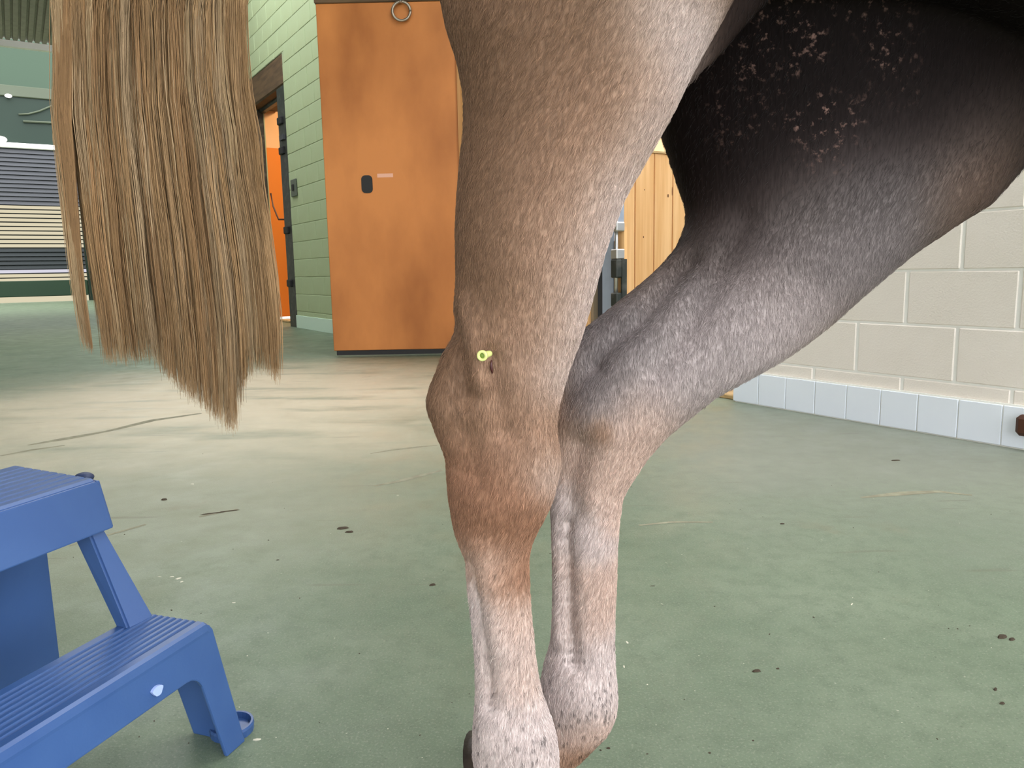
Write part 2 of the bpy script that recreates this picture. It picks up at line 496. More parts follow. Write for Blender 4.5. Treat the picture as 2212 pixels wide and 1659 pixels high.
bchild(wobj('guide_strip', SB + 0.022, SB + 0.034, WN - 0.015, WN + 0.02, 0.05, zs(560), M['dark_metal']))
bchild(wobj('backing_board', SB - 0.030, SB + 0.022, WN + 0.01, WN + 0.03, 0.05, zs(490), M['pine']))
bm = bmesh.new(); tube(bm, [su(SB, WN - 0.03, zs(655)), su(SB, WN - 0.03, zs(470))], 0.011, 10); bchild(bm_obj('rod', bm, M['steel'], smooth=True))
for y0, y1, mm_ in ((480, 500, 'steel'), (538, 560, 'steel'), (560, 600, 'dark_metal'), (632, 662, 'dark_metal')):
    bchild(wobj('sleeve', SB - 0.028, SB + 0.030, WN - 0.05, WN + 0.01, zs(y1), zs(y0), M[mm_], bevel=0.006))
tag(bolt, 'dark and bright steel drop bolt beside the blue-grey door post', 'bolt')
# worn sill in the doorway
sill = wobj('door_sill', -3.43, S_END + 0.01, WN + 0.02, WN + 0.17, 0.0, 0.022, M['sill'], bevel=0.004)
tag(sill, 'low worn wooden sill lying at the end of the tile skirting', 'sill')
sill2 = wobj('floor_rail', -3.43, S_END + 0.01, WN + 0.22, WN + 0.27, 0.022, 0.05, M['sill'], bevel=0.01)
tag(sill2, 'narrow pale wooden rail lying behind the doorway sill', 'rail')
wobj_block = wobj('wall_fitting', s_of(2199, 900, WN - 0.03), s_of(2199, 900, WN - 0.03) + 0.09, WN - 0.055, WN - 0.016, 0.055, 0.128, M['brown_block'], bevel=0.013)
tag(wobj_block, 'dark brown rounded fitting on the tile skirting at the frame edge', 'fitting')

# ---- doorway in the green wall: dark frame, brown lintel, bright stall inside
d1 = empty('door_1', su(DW1, WN, 0)); tag(d1, kind='structure')
def dchild(o):
    o.parent = d1; o.matrix_parent_inverse = Matrix.Translation(d1.location).inverted(); return o
bpy.context.view_layer.update()
dchild(wobj('frame_jamb', DW1 - 0.30, DW1 - 0.001, WN + 0.002, WN + 0.06, 0, DWZ - 0.36, M['dark_metal']))
dchild(wobj('frame_jamb', DW0, DW0 + 0.02, WN - 0.004, WN + 0.18, 0, DWZ, M['dark_metal']))
dchild(wobj('lintel', DW0, DW1, WN - 0.004, WN + 0.40, DWZ - 0.36, DWZ, M['brown_wood'], bevel=0.02))
dchild(wobj('soffit_bar', DW0, DW1, WN + 0.12, WN + 0.22, DWZ - 0.40, DWZ - 0.34, M['dark_metal'], bevel=0.02))
for zz in (0.5, 1.15, 2.1, 2.45):
    dchild(wobj('latch_keep', DW1 - 0.26, DW1 - 0.10, WN - 0.03, WN + 0.01, zz, zz + 0.09, M['rubber'], bevel=0.01))
dchild(wobj('latch_plate', DW1 - 0.20, DW1 - 0.045, WN - 0.03, WN + 0.01, 2.26, 2.32, M['slat']))
stall_s = DW0 - 0.002
_d = ray(578, 319); _t = (stall_s - CO @ U) / (_d @ U); SPLIT = float((CO + _d * _t)[2])
op = wobj('wall_stall_orange', stall_s - 0.1, stall_s, WN + 0.2, WN + 4.5, 0.06, SPLIT, M['orange_in']); tag(op, kind='structure')
tag(wobj('wall_stall_peach', stall_s - 0.1, stall_s, WN + 0.2, WN + 4.5, SPLIT, 4.35, M['peach']), kind='structure')
tag(wobj('wall_stall_rear', stall_s, GS1, WN + 4.5, WN + 4.6, 0, 4.35, M['peach']), kind='structure')
tag(wobj('wall_stall_near', GS1 - 0.1, GS1, WN + 0.2, WN + 4.5, 0, 4.35, M['peach']), kind='structure')
sill3 = wobj('stall_threshold', DW0 + 0.03, DW1 - 0.31, WN + 0.21, WN + 0.5, 0, 0.03, M['sill'], bevel=0.006)
tag(sill3, 'wooden threshold of the bright orange stall behind the tail', 'threshold')
# unseen lamp added to brighten the stall, hung above the doorway
lamp = empty('added_stall_lamp', su(-10.3, WN + 1.6, 3.55))
lo = wobj('lamp_shell', -10.7, -9.9, WN + 1.5, WN + 1.7, 3.52, 3.6, M['lamp_shell']); lo.parent = lamp; lo.matrix_parent_inverse = Matrix.Translation(lamp.location).inverted()
tag(lamp, 'added lamp brightening the orange stall', 'lamp')
ld = bpy.data.lights.new('added_stall_light', 'AREA'); ld.shape = 'RECTANGLE'; ld.size = 0.8; ld.size_y = 0.2; ld.energy = 75; ld.color = (1.0, 0.78, 0.5)
lob = bpy.data.objects.new('added_stall_light', ld); COL.objects.link(lob); lob.location = su(-10.3, WN + 1.6, 3.5)
# hanging strap + switch plate
bm = bmesh.new()
P = [plane_pt(585, 418, WN + 0.05), plane_pt(590, 445, WN + 0.05), plane_pt(598, 465, WN + 0.05), plane_pt(602, 474, WN + 0.05), plane_pt(616, 474, WN + 0.05)]
tube(bm, P, 0.012, 6)
tag(bm_obj('latch_strap', bm, M['strap'], smooth=True), 'thin brown strap sticking out from the dark door frame', 'strap')
sp = s_of(637, 406)
sw = empty('switch_plate', su(sp, WN, 1.2))
zz = float(plane_pt(637, 406)[2])
o = wobj('plate', sp - 0.10, sp + 0.10, WN - 0.02, WN - 0.001, zz - 0.10, zz + 0.10, M['grey_plate'], bevel=0.006)
o.parent = sw; o.matrix_parent_inverse = Matrix.Translation(sw.location).inverted()
o = wobj('button', sp - 0.03, sp + 0.03, WN - 0.032, WN - 0.02, zz - 0.03, zz + 0.04, M['rubber'], bevel=0.004)
o.parent = sw; o.matrix_parent_inverse = Matrix.Translation(sw.location).inverted()
tag(sw, 'small dark grey switch plate on the green block wall', 'switch')

# ---- big orange door standing open
DL = onz(722, 772, 0); DR = onz(962, 767.7, 0)
dx = (DR - DL); dlen = np.linalg.norm(dx); dx = dx / dlen
dn = np.array([dx[1], -dx[0], 0.0])                        # towards the camera
dlen = 1.22
def dray(x, y, off=0.0):
    o_ = DL + dn * off; d = ray(x, y); t = ((o_ - CO) @ dn) / (d @ dn); return CO + t * d
dtop = float(dray(690, 8)[2])
door = empty('stall_door', tuple(DL + dx * dlen / 2))
def drchild(o, p=None):
    o.parent = p or door
    if p is None: o.matrix_parent_inverse = Matrix.Translation(door.location).inverted()
    return o
def dbox(name, a, b, z0, z1, o0, o1, m, bevel=0.0):
    bm = bmesh.new()
    add_box(bm, DL + dx * (a + b) / 2 + dn * (o0 + o1) / 2 + Z * (z0 + z1) / 2, dx * (b - a) / 2, dn * (o1 - o0) / 2, Z * (z1 - z0) / 2, bevel)
    return bm_obj(name, bm, m)
bpy.context.view_layer.update()
drchild(dbox('slab', 0, dlen, 0.052, dtop, -0.06, 0.0, M['orange'], 0.004))
drchild(dbox('bottom_seal', 0.02, dlen, 0.015, 0.052, -0.045, -0.008, M['rubber']))
drchild(dbox('top_rail', -0.01, dlen, dtop, dtop + 0.12, -0.07, 0.01, M['brown_wood'], 0.006))
hp = dray(793, 398)
ha = float((hp - DL) @ dx); hz = float(hp[2])
# flush pull: dark rounded plate with raised rim and a lever
def stadium(bm, a0, z0, w, h, r, o0, o1):
    pts = []
    for cx, cz, t0 in ((a0 + w - r, z0 + h - r, 0), (a0 - w + r, z0 + h - r, 90), (a0 - w + r, z0 - h + r, 180), (a0 + w - r, z0 - h + r, 270)):
        for k in range(5):
            t = math.radians(t0 + k * 22.5); pts.append((cx + r * math.cos(t), cz + r * math.sin(t)))
    top = [bm.verts.new(tuple(DL + dx * a + Z * z + dn * o1)) for a, z in pts]
    bot = [bm.verts.new(tuple(DL + dx * a + Z * z + dn * o0)) for a, z in pts]
    bm.faces.new(top); bm.faces.new(bot[::-1])
    for i in range(len(pts)):
        j = (i + 1) % len(pts); bm.faces.new((top[i], bot[i], bot[j], top[j]))
bm = bmesh.new(); stadium(bm, ha, hz, 0.042, 0.066, 0.03, 0.0, 0.006)
pull = drchild(bm_obj('flush_pull', bm, M['rubber'])); pull['label'] = 'black rounded flush pull'
bm = bmesh.new(); stadium(bm, ha - 0.008, hz, 0.012, 0.045, 0.008, 0.006, 0.012); drchild(bm_obj('pull_lever', bm, M['dark_metal'])).parent = door
tp = dray(832, 379); ta = float((tp - DL) @ dx)
drchild(dbox('tape_mark', ta - 0.06, ta + 0.06, float(tp[2]) - 0.014, float(tp[2]) + 0.014, 0.0, 0.0015, M['sticker']))['label'] = 'short pale tape mark'
rp = dray(867, 24, 0.03); bm = bmesh.new()
rc = rp; RR = 0.066
tube(bm, [rc + dx * RR * math.cos(t) + Z * RR * math.sin(t) for t in np.linspace(0, 2 * math.pi, 33)], 0.0105, 8, side=dn)
ring = drchild(bm_obj('tie_ring', bm, M['ring_steel'], smooth=True)); ring['label'] = 'dull steel tie ring'
bm = bmesh.new(); tube(bm, [rc + Z * (RR - 0.012) + dn * 0.02, rc + Z * (RR + 0.012) + dn * 0.016, rc + Z * (RR + 0.07) - dn * 0.02], [0.012, 0.014, 0.014], 8); drchild(bm_obj('ring_hook', bm, M['steel'], smooth=True))
tag(door, 'big orange stall door with black pull standing open', 'door')

# ---- roof sheet over the aisle, ribs run along it
RZ, RS = 5.0, None
d = ray(0, 84); t = (RZ - CAMH) / d[2]; pe = CO + d * t; RS = float(pe @ U)
def roof_piece(name, s0, s1, n0, n1):
    ribs = int((n1 - n0) / 0.115); V = []; F = []
    prof = [(0, 0), (0.3, 0), (0.4, 0.03), (0.6, 0.03), (0.7, 0), (1, 0)]
    xs = [(n0 + (i + a) * 0.115, b) for i in range(ribs) for a, b in prof[:-1]] + [(n0 + ribs * 0.115, 0)]
    for sgn in (s0, s1):
        for n, h in xs: V.append(su(sgn, n, RZ + h))
    m = len(xs)
    for i in range(m - 1): F.append((i, i + 1, m + i + 1, m + i))
    o = mesh_obj(name, V, F, M['roof']); tag(o, kind='structure'); return o
roof_piece('ceiling', RS, -10.6, -7.5, WN + 0.2)
roof_piece('ceiling_mid', -10.6, -6.9, -7.5, -0.3)
roof_piece('ceiling_bay', -6.9, -3.2, -7.5, WN + 0.2)
roof_piece('ceiling_near', -3.2, 4.2, -7.5, 1.4)
tag(wobj('light_block_behind', 4.2, 4.4, -7.7, -3.2, 0, 5.0, M['left_wall']), kind='structure')  # unseen, added to block daylight from behind on the left
tag(wobj('ceiling_stall', -13.0, -5.6, WN + 0.2, WN + 4.6, 4.35, 4.42, M['pale_wall']), kind='structure')
tag(wobj('trim_2', RS - 0.12, RS - 0.0, -7.5, WN + 0.2, RZ - 0.11, RZ + 0.0, M['white_paint']), kind='structure')

# ---- end wall of the aisle with its roller shutter
ES = float(onz(0, 655, 0) @ U)
def epl(x, y, off=0.0):
    d = ray(x, y); t = (ES + off - CO @ U) / (d @ U); return CO + t * d
def ez(x, y): return float(epl(x, y)[2])
z_band1, z_band0 = ez(60, 92), ez(60, 188)
z_beam0 = ez(60, 212); z_rail = ez(60, 316); 
tag(wobj('wall_end', ES - 0.2, ES, -12, WN + 0.2, z_rail, z_beam0, M['end_green']), kind='structure')
tag(wobj('wall_gable', ES - 0.3, ES - 0.1, -12, WN + 0.2, z_band0 - 0.1, z_band1 + 3, M['band_green']), kind='structure')
tag(wobj('trim_3', ES - 0.1, ES + 0.06, -12, WN + 0.2, z_beam0, z_band0, M['beam_green'], bevel=0.02), kind='structure')
sh_n0, sh_n1 = -8.0, float(epl(178, 500) @ N)
tag(wobj('wall_end_side', ES - 0.2, ES, sh_n1, WN + 0.2, 0, z_rail, M['end_green']), kind='structure')
sh = empty('roller_shutter', su(ES, (sh_n0 + sh_n1) / 2, 0))
bpy.context.view_layer.update()
def schild(o):
    o.parent = sh; o.matrix_parent_inverse = Matrix.Translation(sh.location).inverted(); return o
schild(wobj('head_rail', ES - 0.05, ES + 0.10, sh_n0, sh_n1, ez(60, 322), ez(60, 311), M['white_paint'], bevel=0.02))
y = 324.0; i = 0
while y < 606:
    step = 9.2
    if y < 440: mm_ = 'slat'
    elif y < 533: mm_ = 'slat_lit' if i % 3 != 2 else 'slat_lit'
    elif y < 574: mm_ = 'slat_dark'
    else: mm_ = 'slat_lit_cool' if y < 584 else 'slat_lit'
    z1, z0 = ez(60, y), ez(60, y + step)
    gap = 0.26 if 'lit' in mm_ else 0.12
    tl = 0.018
    bm = bmesh.new()
    zc, hh = (z0 + z1) / 2, (z1 - z0) / 2 * (1 - gap)
    # each slat leans a little, upper edge back
    V_ = [su(ES + 0.03 + 0.02, n_, zc - hh) for n_ in (sh_n0, sh_n1)] + [su(ES + 0.03 - 0.02, n_, zc + hh) for n_ in (sh_n0, sh_n1)]
    add_box(bm, su(ES + 0.03, (sh_n0 + sh_n1) / 2, zc), N * (sh_n1 - sh_n0) / 2, U * 0.006 , Z * hh + U * -0.02)
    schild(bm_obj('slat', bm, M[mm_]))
    y += step; i += 1
schild(wobj('shutter_backing', ES - 0.05, ES - 0.01, sh_n0, sh_n1, ez(60, 606), z_rail, M['slat_dark']))
schild(wobj('foot_rail', ES - 0.03, ES + 0.06, sh_n0, sh_n1, ez(60, 641), ez(60, 606), M['slat_foot'], bevel=0.02))
tag(sh, 'grey roller shutter at the far end with daylight between slats', 'shutter')
# daylight slit below the shutter
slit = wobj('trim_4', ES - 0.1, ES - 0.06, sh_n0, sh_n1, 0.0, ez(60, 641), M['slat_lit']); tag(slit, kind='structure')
for nm, x, y, r, lab in (('wall_lamp', 1, 301, 0.16, 'round white lamp glowing just above the shutter rail'), ('beam_lamp', 18, 207, 0.09, 'small white lamp glowing under the pale green beam')):
    c = epl(x, y, 0.25)
    e = empty(nm, tuple(c)); bm = bmesh.new()
    bmesh.ops.create_uvsphere(bm, u_segments=14, v_segments=8, radius=r, matrix=Matrix.Scale(0.55, 4, (0, 0, 1)))
    o = bm_obj('globe', bm, M['lamp_glow'], e, True)
    bm = bmesh.new(); tube(bm, [U * -0.25, U * 0], r * 0.4, 8); bm_obj('bracket', bm, M['dark_metal'], e)
    tag(e, lab, 'lamp')
# hanging cable and conduit on the dark end wall
bm = bmesh.new(); tube(bm, [epl(40, 247, .05), epl(62, 246, .05), epl(85, 240, .05), epl(118, 226, .05), epl(150, 212, .05)], 0.028, 6)
tag(bm_obj('slack_cable', bm, M['beam_green'], smooth=True), 'slack pale cable curving across the dark green end wall', 'cable')
bm = bmesh.new(); tube(bm, [epl(50, 262, .05), epl(110, 265, .05), epl(160, 268, .05)], 0.035, 6)
tag(bm_obj('conduit', bm, M['beam_green'], smooth=True), 'straight pale conduit on the dark green end wall', 'conduit')
# left side of the building
tag(wobj('wall_left', -27.0, -1.0, -7.7, -7.5, 0, 5.0, M['left_wall']), kind='structure')
tag(wobj('wall_over_light_opening', -1.0, 4.2, -7.7, -7.5, 4.2, 5.0, M['left_wall']), kind='structure')  # spans an unseen opening added to let light onto the right wall

# ================================================================== HORSE
NY = 0.76                                                  # near hind leg distance
FY = 0.84
MIDY = 0.85
bm = bmesh.new()
K = 36
def add_rings(rings):
    V, F = rings_mesh(rings)
    b2 = bmesh.new()
    vs = [b2.verts.new(tuple(v)) for v in V]
    for f in F: b2.faces.new([vs[i] for i in f])
    bmesh.ops.recalc_face_normals(b2, faces=b2.faces)
    me = bpy.data.meshes.new('tmp'); b2.to_mesh(me); b2.free()
    bm.from_mesh(me); bpy.data.meshes.remove(me)
def ell_ring(c, a, b, p=2.0):
    out = []
    for j in range(K):
        t = 2 * math.pi * j / K
        ct, st = math.cos(t), math.sin(t)
        e = 2.0 / p
        out.append(c + a * math.copysign(abs(ct) ** e, ct) + b * math.copysign(abs(st) ** e, st))
    return np.array(out)
def px_section(l, r, Y, ratio, p=2.0, dlr=0.0):
    """section whose outline is seen from l to r (pixels); Y distance of its middle; dlr: right side farther"""
    A = at(l[0], l[1], Y - dlr / 2); B = at(r[0], r[1], Y + dlr / 2)
    c = (A + B) / 2; a = (B - A) / 2
    h = np.linalg.norm(a)
    shrink = math.sqrt(max(0.5, 1 - (h * ratio / np.linalg.norm(c - CO)) ** 2))
    a = a * shrink
    v = c - CO; v = v - Z * v[2]; v /= np.linalg.norm(v)
    b = np.cross(a / np.linalg.norm(a), np.array([0, 0, 1.0]))
    b = v - a * (v @ a) / (a @ a)
    b /= np.linalg.norm(b)
    return ell_ring(c, a, b * h * ratio, p)

NEAR_L = [(-520, 890), (-400, 880), (-250, 890), (-120, 918), (0, 950), (60, 962), (130, 986), (200, 1000), (270, 1002), (350, 993), (430, 987), (500, 984), (600, 986), (650, 982),
          (720, 969), (770, 954), (820, 935), (865, 922), (890, 925), (930, 940), (980, 961), (1060, 967), (1120, 975), (1160, 986), (1200, 1001), (1280, 1010),
          (1350, 1018), (1420, 1026), (1500, 1028), (1560, 1023), (1610, 1020), (1650, 1022), (1690, 1040), (1740, 1072), (1780, 1090), (1800, 1096)]
NEAR_R = [(-520, 1700), (-400, 1720), (-250, 1690), (-120, 1640), (0, 1585), (60, 1552), (130, 1512), (170, 1490), (230, 1462), (290, 1430), (360, 1390), (430, 1350), (530, 1312), (610, 1290),
          (720, 1260), (800, 1230), (860, 1212), (900, 1203), (930, 1200), (960, 1205), (990, 1209), (1030, 1203), (1060, 1196), (1100, 1180), (1130, 1164), (1160, 1150), (1200, 1142), (1300, 1146),
          (1400, 1155), (1480, 1166), (1530, 1182), (1570, 1197), (1610, 1206), (1650, 1208), (1690, 1206), (1740, 1208), (1780, 1222), (1800, 1232)]
NEAR_D = [(-520, .80, .62), (-300, .775, .60), (0, .765, .58), (200, .76, .60), (400, .757, .64), (600, .757, .66), (760, .757, .62), (860, .757, .56), (960, .757, .62), (1080, .757, .62), (1180, .757, .72),
          (1300, .757, .76), (1450, .757, .76), (1560, .757, .80), (1640, .757, .82), (1720, .757, .80), (1800, .757, .86)]
ys = list(range(-520, 1800, 24)) + [1800]
add_rings([px_section((interp(NEAR_L, y)[0], y), (interp(NEAR_R, y)[0], y), *interp(NEAR_D, y), p=2.15) for y in ys])
# skin fold in front of the near thigh
add_rings([px_section(l, r, Y, q) for l, r, Y, q in (((1425, 190), (1475, 200), .79, .4), ((1400, 110), (1545, 135), .80, .4), ((1400, 40), (1625, 45), .81, .4), ((1400, -50), (1690, -35), .82, .4), ((1400, -200), (1780, -200), .83, .5))])

FAR = [((1098, 1600), (1150, 1735), .845, .75), ((1122, 1592), (1185, 1712), .845, .72), ((1140, 1588), (1225, 1672), .845, .74), ((1158, 1590), (1283, 1610), .845, .80), ((1172, 1548), (1318, 1572), .845, .80), ((1167, 1505), (1332, 1535), .845, .78), ((1168, 1470), (1334, 1495), .845, .76),
       ((1177, 1428), (1330, 1450), .845, .74), ((1189, 1390), (1328, 1400), .845, .72), ((1193, 1330), (1329, 1330), .845, .70), ((1195, 1250), (1332, 1250), .845, .68), ((1193, 1180), (1334, 1185), .845, .68),
       ((1188, 1100), (1340, 1115), .845, .68), ((1186, 1060), (1347, 1070), .845, .66), ((1186, 1010), (1371, 1030), .845, .64), ((1180, 950), (1402, 985), .845, .60), ((1168, 880), (1442, 940), .845, .54), ((1180, 810), (1500, 892), .85, .52),
       ((1222, 752), (1552, 852), .855, .52), ((1270, 705), (1610, 820), .865, .54), ((1340, 650), (1682, 779), .88, .56), ((1390, 610), (1740, 740), .895, .56), ((1430, 575), (1800, 692), .91, .55), ((1462, 535), (1860, 638), .93, .53),
       ((1480, 485), (1925, 583), .945, .50), ((1480, 448), (1985, 533), .955, .48), ((1462, 400), (2050, 486), .965, .46), ((1445, 345), (2095, 460), .97, .44), ((1428, 300), (2130, 442), .975, .43), ((1405, 220), (2185, 385), .98, .42), ((1380, 120), (2250, 300), .985, .42), ((1350, 0), (2300, 190), .99, .42), ((1300, -150), (2320, 40), .99, .45), ((1250, -300), (2300, -130), .98, .5)]
add_rings([px_section(l, r, Y, q, 2.1) for l, r, Y, q in FAR])

def catmull(a, k=5):
    a = np.asarray(a, float); out = []
    for i in range(len(a) - 1):
        p0, p1, p2, p3 = a[max(i - 1, 0)], a[i], a[i + 1], a[min(i + 2, len(a) - 1)]
        for t in np.arange(k) / k:
            out.append(.5 * (2 * p1 + (p2 - p0) * t + (2 * p0 - 5 * p1 + 4 * p2 - p3) * t ** 2 + (3 * p1 - p0 - 3 * p2 + p3) * t ** 3))
    out.append(a[-1]); return np.array(out)
def body_tube(pts):
    pts = catmull(pts)                                          # (x, y, z, ry, rz)
    add_rings([ell_ring(np.array(p[:3]), np.array([0, p[3], 0]), np.array([0, 0, p[4]]), 2.1) for p in pts])
# trunk from rump to chest
body_tube([(-.175, MIDY, 1.14, .03, .04), (-.16, MIDY, 1.13, .10, .09), (-.10, MIDY, 1.12, .17, .15), (0, MIDY, 1.11, .22, .20), (.15, MIDY, 1.125, .245, .20), (.32, MIDY, 1.13, .245, .195), (.5, MIDY, 1.115, .255, .205),
           (.7, MIDY, 1.07, .265, .24), (.9, MIDY, 1.03, .265, .28), (1.1, MIDY, 1.03, .25, .28), (1.28, MIDY, 1.05, .22, .25), (1.42, MIDY, 1.06, .17, .19), (1.5, MIDY, 1.07, .08, .10)])
# neck and head (beyond the frame)
def limb(pts, rs, flat=1.0, k=24):
    rings = []
    q = catmull([list(p) + [r] for p, r in zip(pts, rs)], 4); pts = q[:, :3]; rs = q[:, 3]
    for i, p in enumerate(pts):
        t = pts[min(i + 1, len(pts) - 1)] - pts[max(i - 1, 0)]; t /= np.linalg.norm(t)
        b = np.array([0, 1.0, 0]); a = np.cross(t, b); a /= np.linalg.norm(a)
        rings.append(ell_ring(p, a * rs[i], b * rs[i] * flat))
    add_rings(rings)
limb([(1.22, MIDY, 1.12), (1.4, MIDY, 1.22), (1.6, MIDY, 1.38), (1.76, MIDY, 1.5), (1.86, MIDY, 1.56)], [.22, .19, .15, .125, .09], .55)
limb([(1.78, MIDY, 1.56), (1.86, MIDY, 1.54), (1.94, MIDY, 1.46), (2.03, MIDY, 1.34), (2.11, MIDY, 1.23), (2.15, MIDY, 1.17)], [.05, .10, .12, .085, .065, .045], .62)
for s_ in (-1, 1):
    limb([(1.80, MIDY + s_ * .045, 1.60), (1.80, MIDY + s_ * .055, 1.66), (1.81, MIDY + s_ * .055, 1.74)], [.028, .025, .004], .7)
    yy = MIDY + s_ * .11
    limb([(1.30, yy, 1.02), (1.28, yy, .86), (1.27, yy, .70), (1.27, yy, .56), (1.275, yy, .46), (1.275, yy, .41), (1.27, yy, .37), (1.27, yy, .28), (1.27, yy, .20), (1.272, yy, .165), (1.29, yy, .12), (1.31, yy, .075)],
         [.13, .11, .078, .055, .05, .052, .042, .034, .033, .042, .034, .04], .8)
dock_pts = [(-.10, MIDY, 1.17), (-.16, MIDY, 1.16), (-.21, MIDY, 1.12), (-.245, MIDY, 1.06), (-.27, MIDY, .99)]
limb(dock_pts, [.055, .042, .034, .026, .014])
tmpme = bpy.data.meshes.new('tmp'); bm.to_mesh(tmpme); bm.free()
tmpo = link(bpy.data.objects.new('tmp_horse', tmpme))
rm = tmpo.modifiers.new('r', 'REMESH'); rm.mode = 'VOXEL'; rm.voxel_size = 0.0055
sm = tmpo.modifiers.new('s', 'SMOOTH'); sm.factor = 0.5; sm.iterations = 7
bpy.context.view_layer.update()
hm = bpy.data.meshes.new_from_object(tmpo.evaluated_get(bpy.context.evaluated_depsgraph_get()))
bpy.data.objects.remove(tmpo)
hm.name = 'horse_body'

def get_co(me):
    a = np.empty(len(me.vertices) * 3, np.float32); me.vertices.foreach_get('co', a); return a.reshape(-1, 3).astype(np.float64)
def get_no(me):
    a = np.empty(len(me.vertices) * 3, np.float32); me.vertices.foreach_get('normal', a); return a.reshape(-1, 3).astype(np.float64)
def bvh_of(me):
    return BVHTree.FromPolygons([v.co.copy() for v in me.vertices], [tuple(p.vertices) for p in me.polygons])
bvh = bvh_of(hm)
def hit(x, y):
    d = ray(x, y); d = d / np.linalg.norm(d)
    h = bvh.ray_cast(Vector(CO), Vector(d))
    return np.array(h[0]) if h[0] is not None else None
# muscle and tendon relief: ridges and hollows along lines on the surface
RELIEF = [  # (pixel line, amplitude m, width m)
    ([(968, 690), (975, 740), (985, 790), (1000, 850)], -.010, .010),
    ([(1003, 650), (1015, 710), (1028, 770), (1036, 830)], .004, .007),
    ([(1050, 770), (1066, 820), (1086, 880), (1092, 930)], -.006, .010),
    ([(1000, 930), (1012, 970), (1020, 1020)], -.004, .012),
    ([(940, 860), (955, 910), (975, 960)], .003, .010),
    ([(1165, 970), (1172, 1020), (1160, 1070)], .004, .018),
    ([(1100, 1120), (1115, 1140)], .004, .022),
    ([(1060, 1040), (1050, 1090)], .003, .016),
    ([(1010, 1225), (1026, 1300), (1038, 1380), (1050, 1460), (1056, 1520)], -.007, .0065),
    ([(1040, 1180), (1060, 1280), (1075, 1400)], .003, .009),
    ([(1050, 1600), (1060, 1560)], .004, .012),
    ([(1160, 1600), (1130, 1620)], .003, .014),
    ([(1100, 60), (1120, 160), (1150, 280), (1130, 420), (1100, 560)], .004, .03),
    ([(1330, 330), (1240, 480), (1190, 620), (1165, 760)], -.003, .022),
    # far leg
    ([(1222, 1140), (1227, 1230), (1229, 1336), (1238, 1430)], -.008, .007),
    ([(1205, 1180), (1207, 1280), (1208, 1380)], .003, .006),
    ([(1490, 560), (1440, 620), (1390, 680), (1330, 730), (1280, 775)], -.008, .010),
    ([(1470, 545), (1415, 610), (1350, 680)], .003, .008),
    ([(1610, 470), (1570, 560), (1520, 650), (1480, 720), (1420, 800)], -.006, .012),
    ([(1250, 960), (1240, 1010), (1232, 1070), (1240, 1120)], -.005, .010),
    ([(1280, 905), (1300, 920)], .005, .018),
    ([(1320, 950), (1290, 1030), (1275, 1080)], .003, .010),
    ([(1215, 860), (1240, 830), (1290, 790)], -.005, .010),
    ([(1250, 1520), (1290, 1540)], .003, .016),
    ([(1700, 560), (1640, 640), (1580, 720)], .004, .02),
    ([(2060, 440), (2100, 410)], .006, .03),
]
co = get_co(hm); no = get_no(hm)
disp = np.zeros(len(co))
for line, amp, wid in RELIEF:
    pts = []
    for i in range(len(line) - 1):
        for t in np.linspace(0, 1, 6, endpoint=(i == len(line) - 2)):
            p = hit(line[i][0] * (1 - t) + line[i + 1][0] * t, line[i][1] * (1 - t) + line[i + 1][1] * t)
            if p is not None: pts.append(p)
    if not pts: continue
    pts = np.array(pts)
    lo_, hi_ = pts.min(0) - 3 * wid, pts.max(0) + 3 * wid
    idx = np.where(np.all((co > lo_) & (co < hi_), axis=1))[0]
    if not len(idx): continue
    dd = np.min(((co[idx, None, :] - pts[None]) ** 2).sum(-1), axis=1)
    disp[idx] += 1.35 * amp * np.exp(-dd / (2 * wid * wid))
co = co + no * disp[:, None]
hm.vertices.foreach_set('co', co.astype(np.float32).ravel()); hm.update()
hm.polygons.foreach_set('use_smooth', [True] * len(hm.polygons))
bvh = bvh_of(hm)

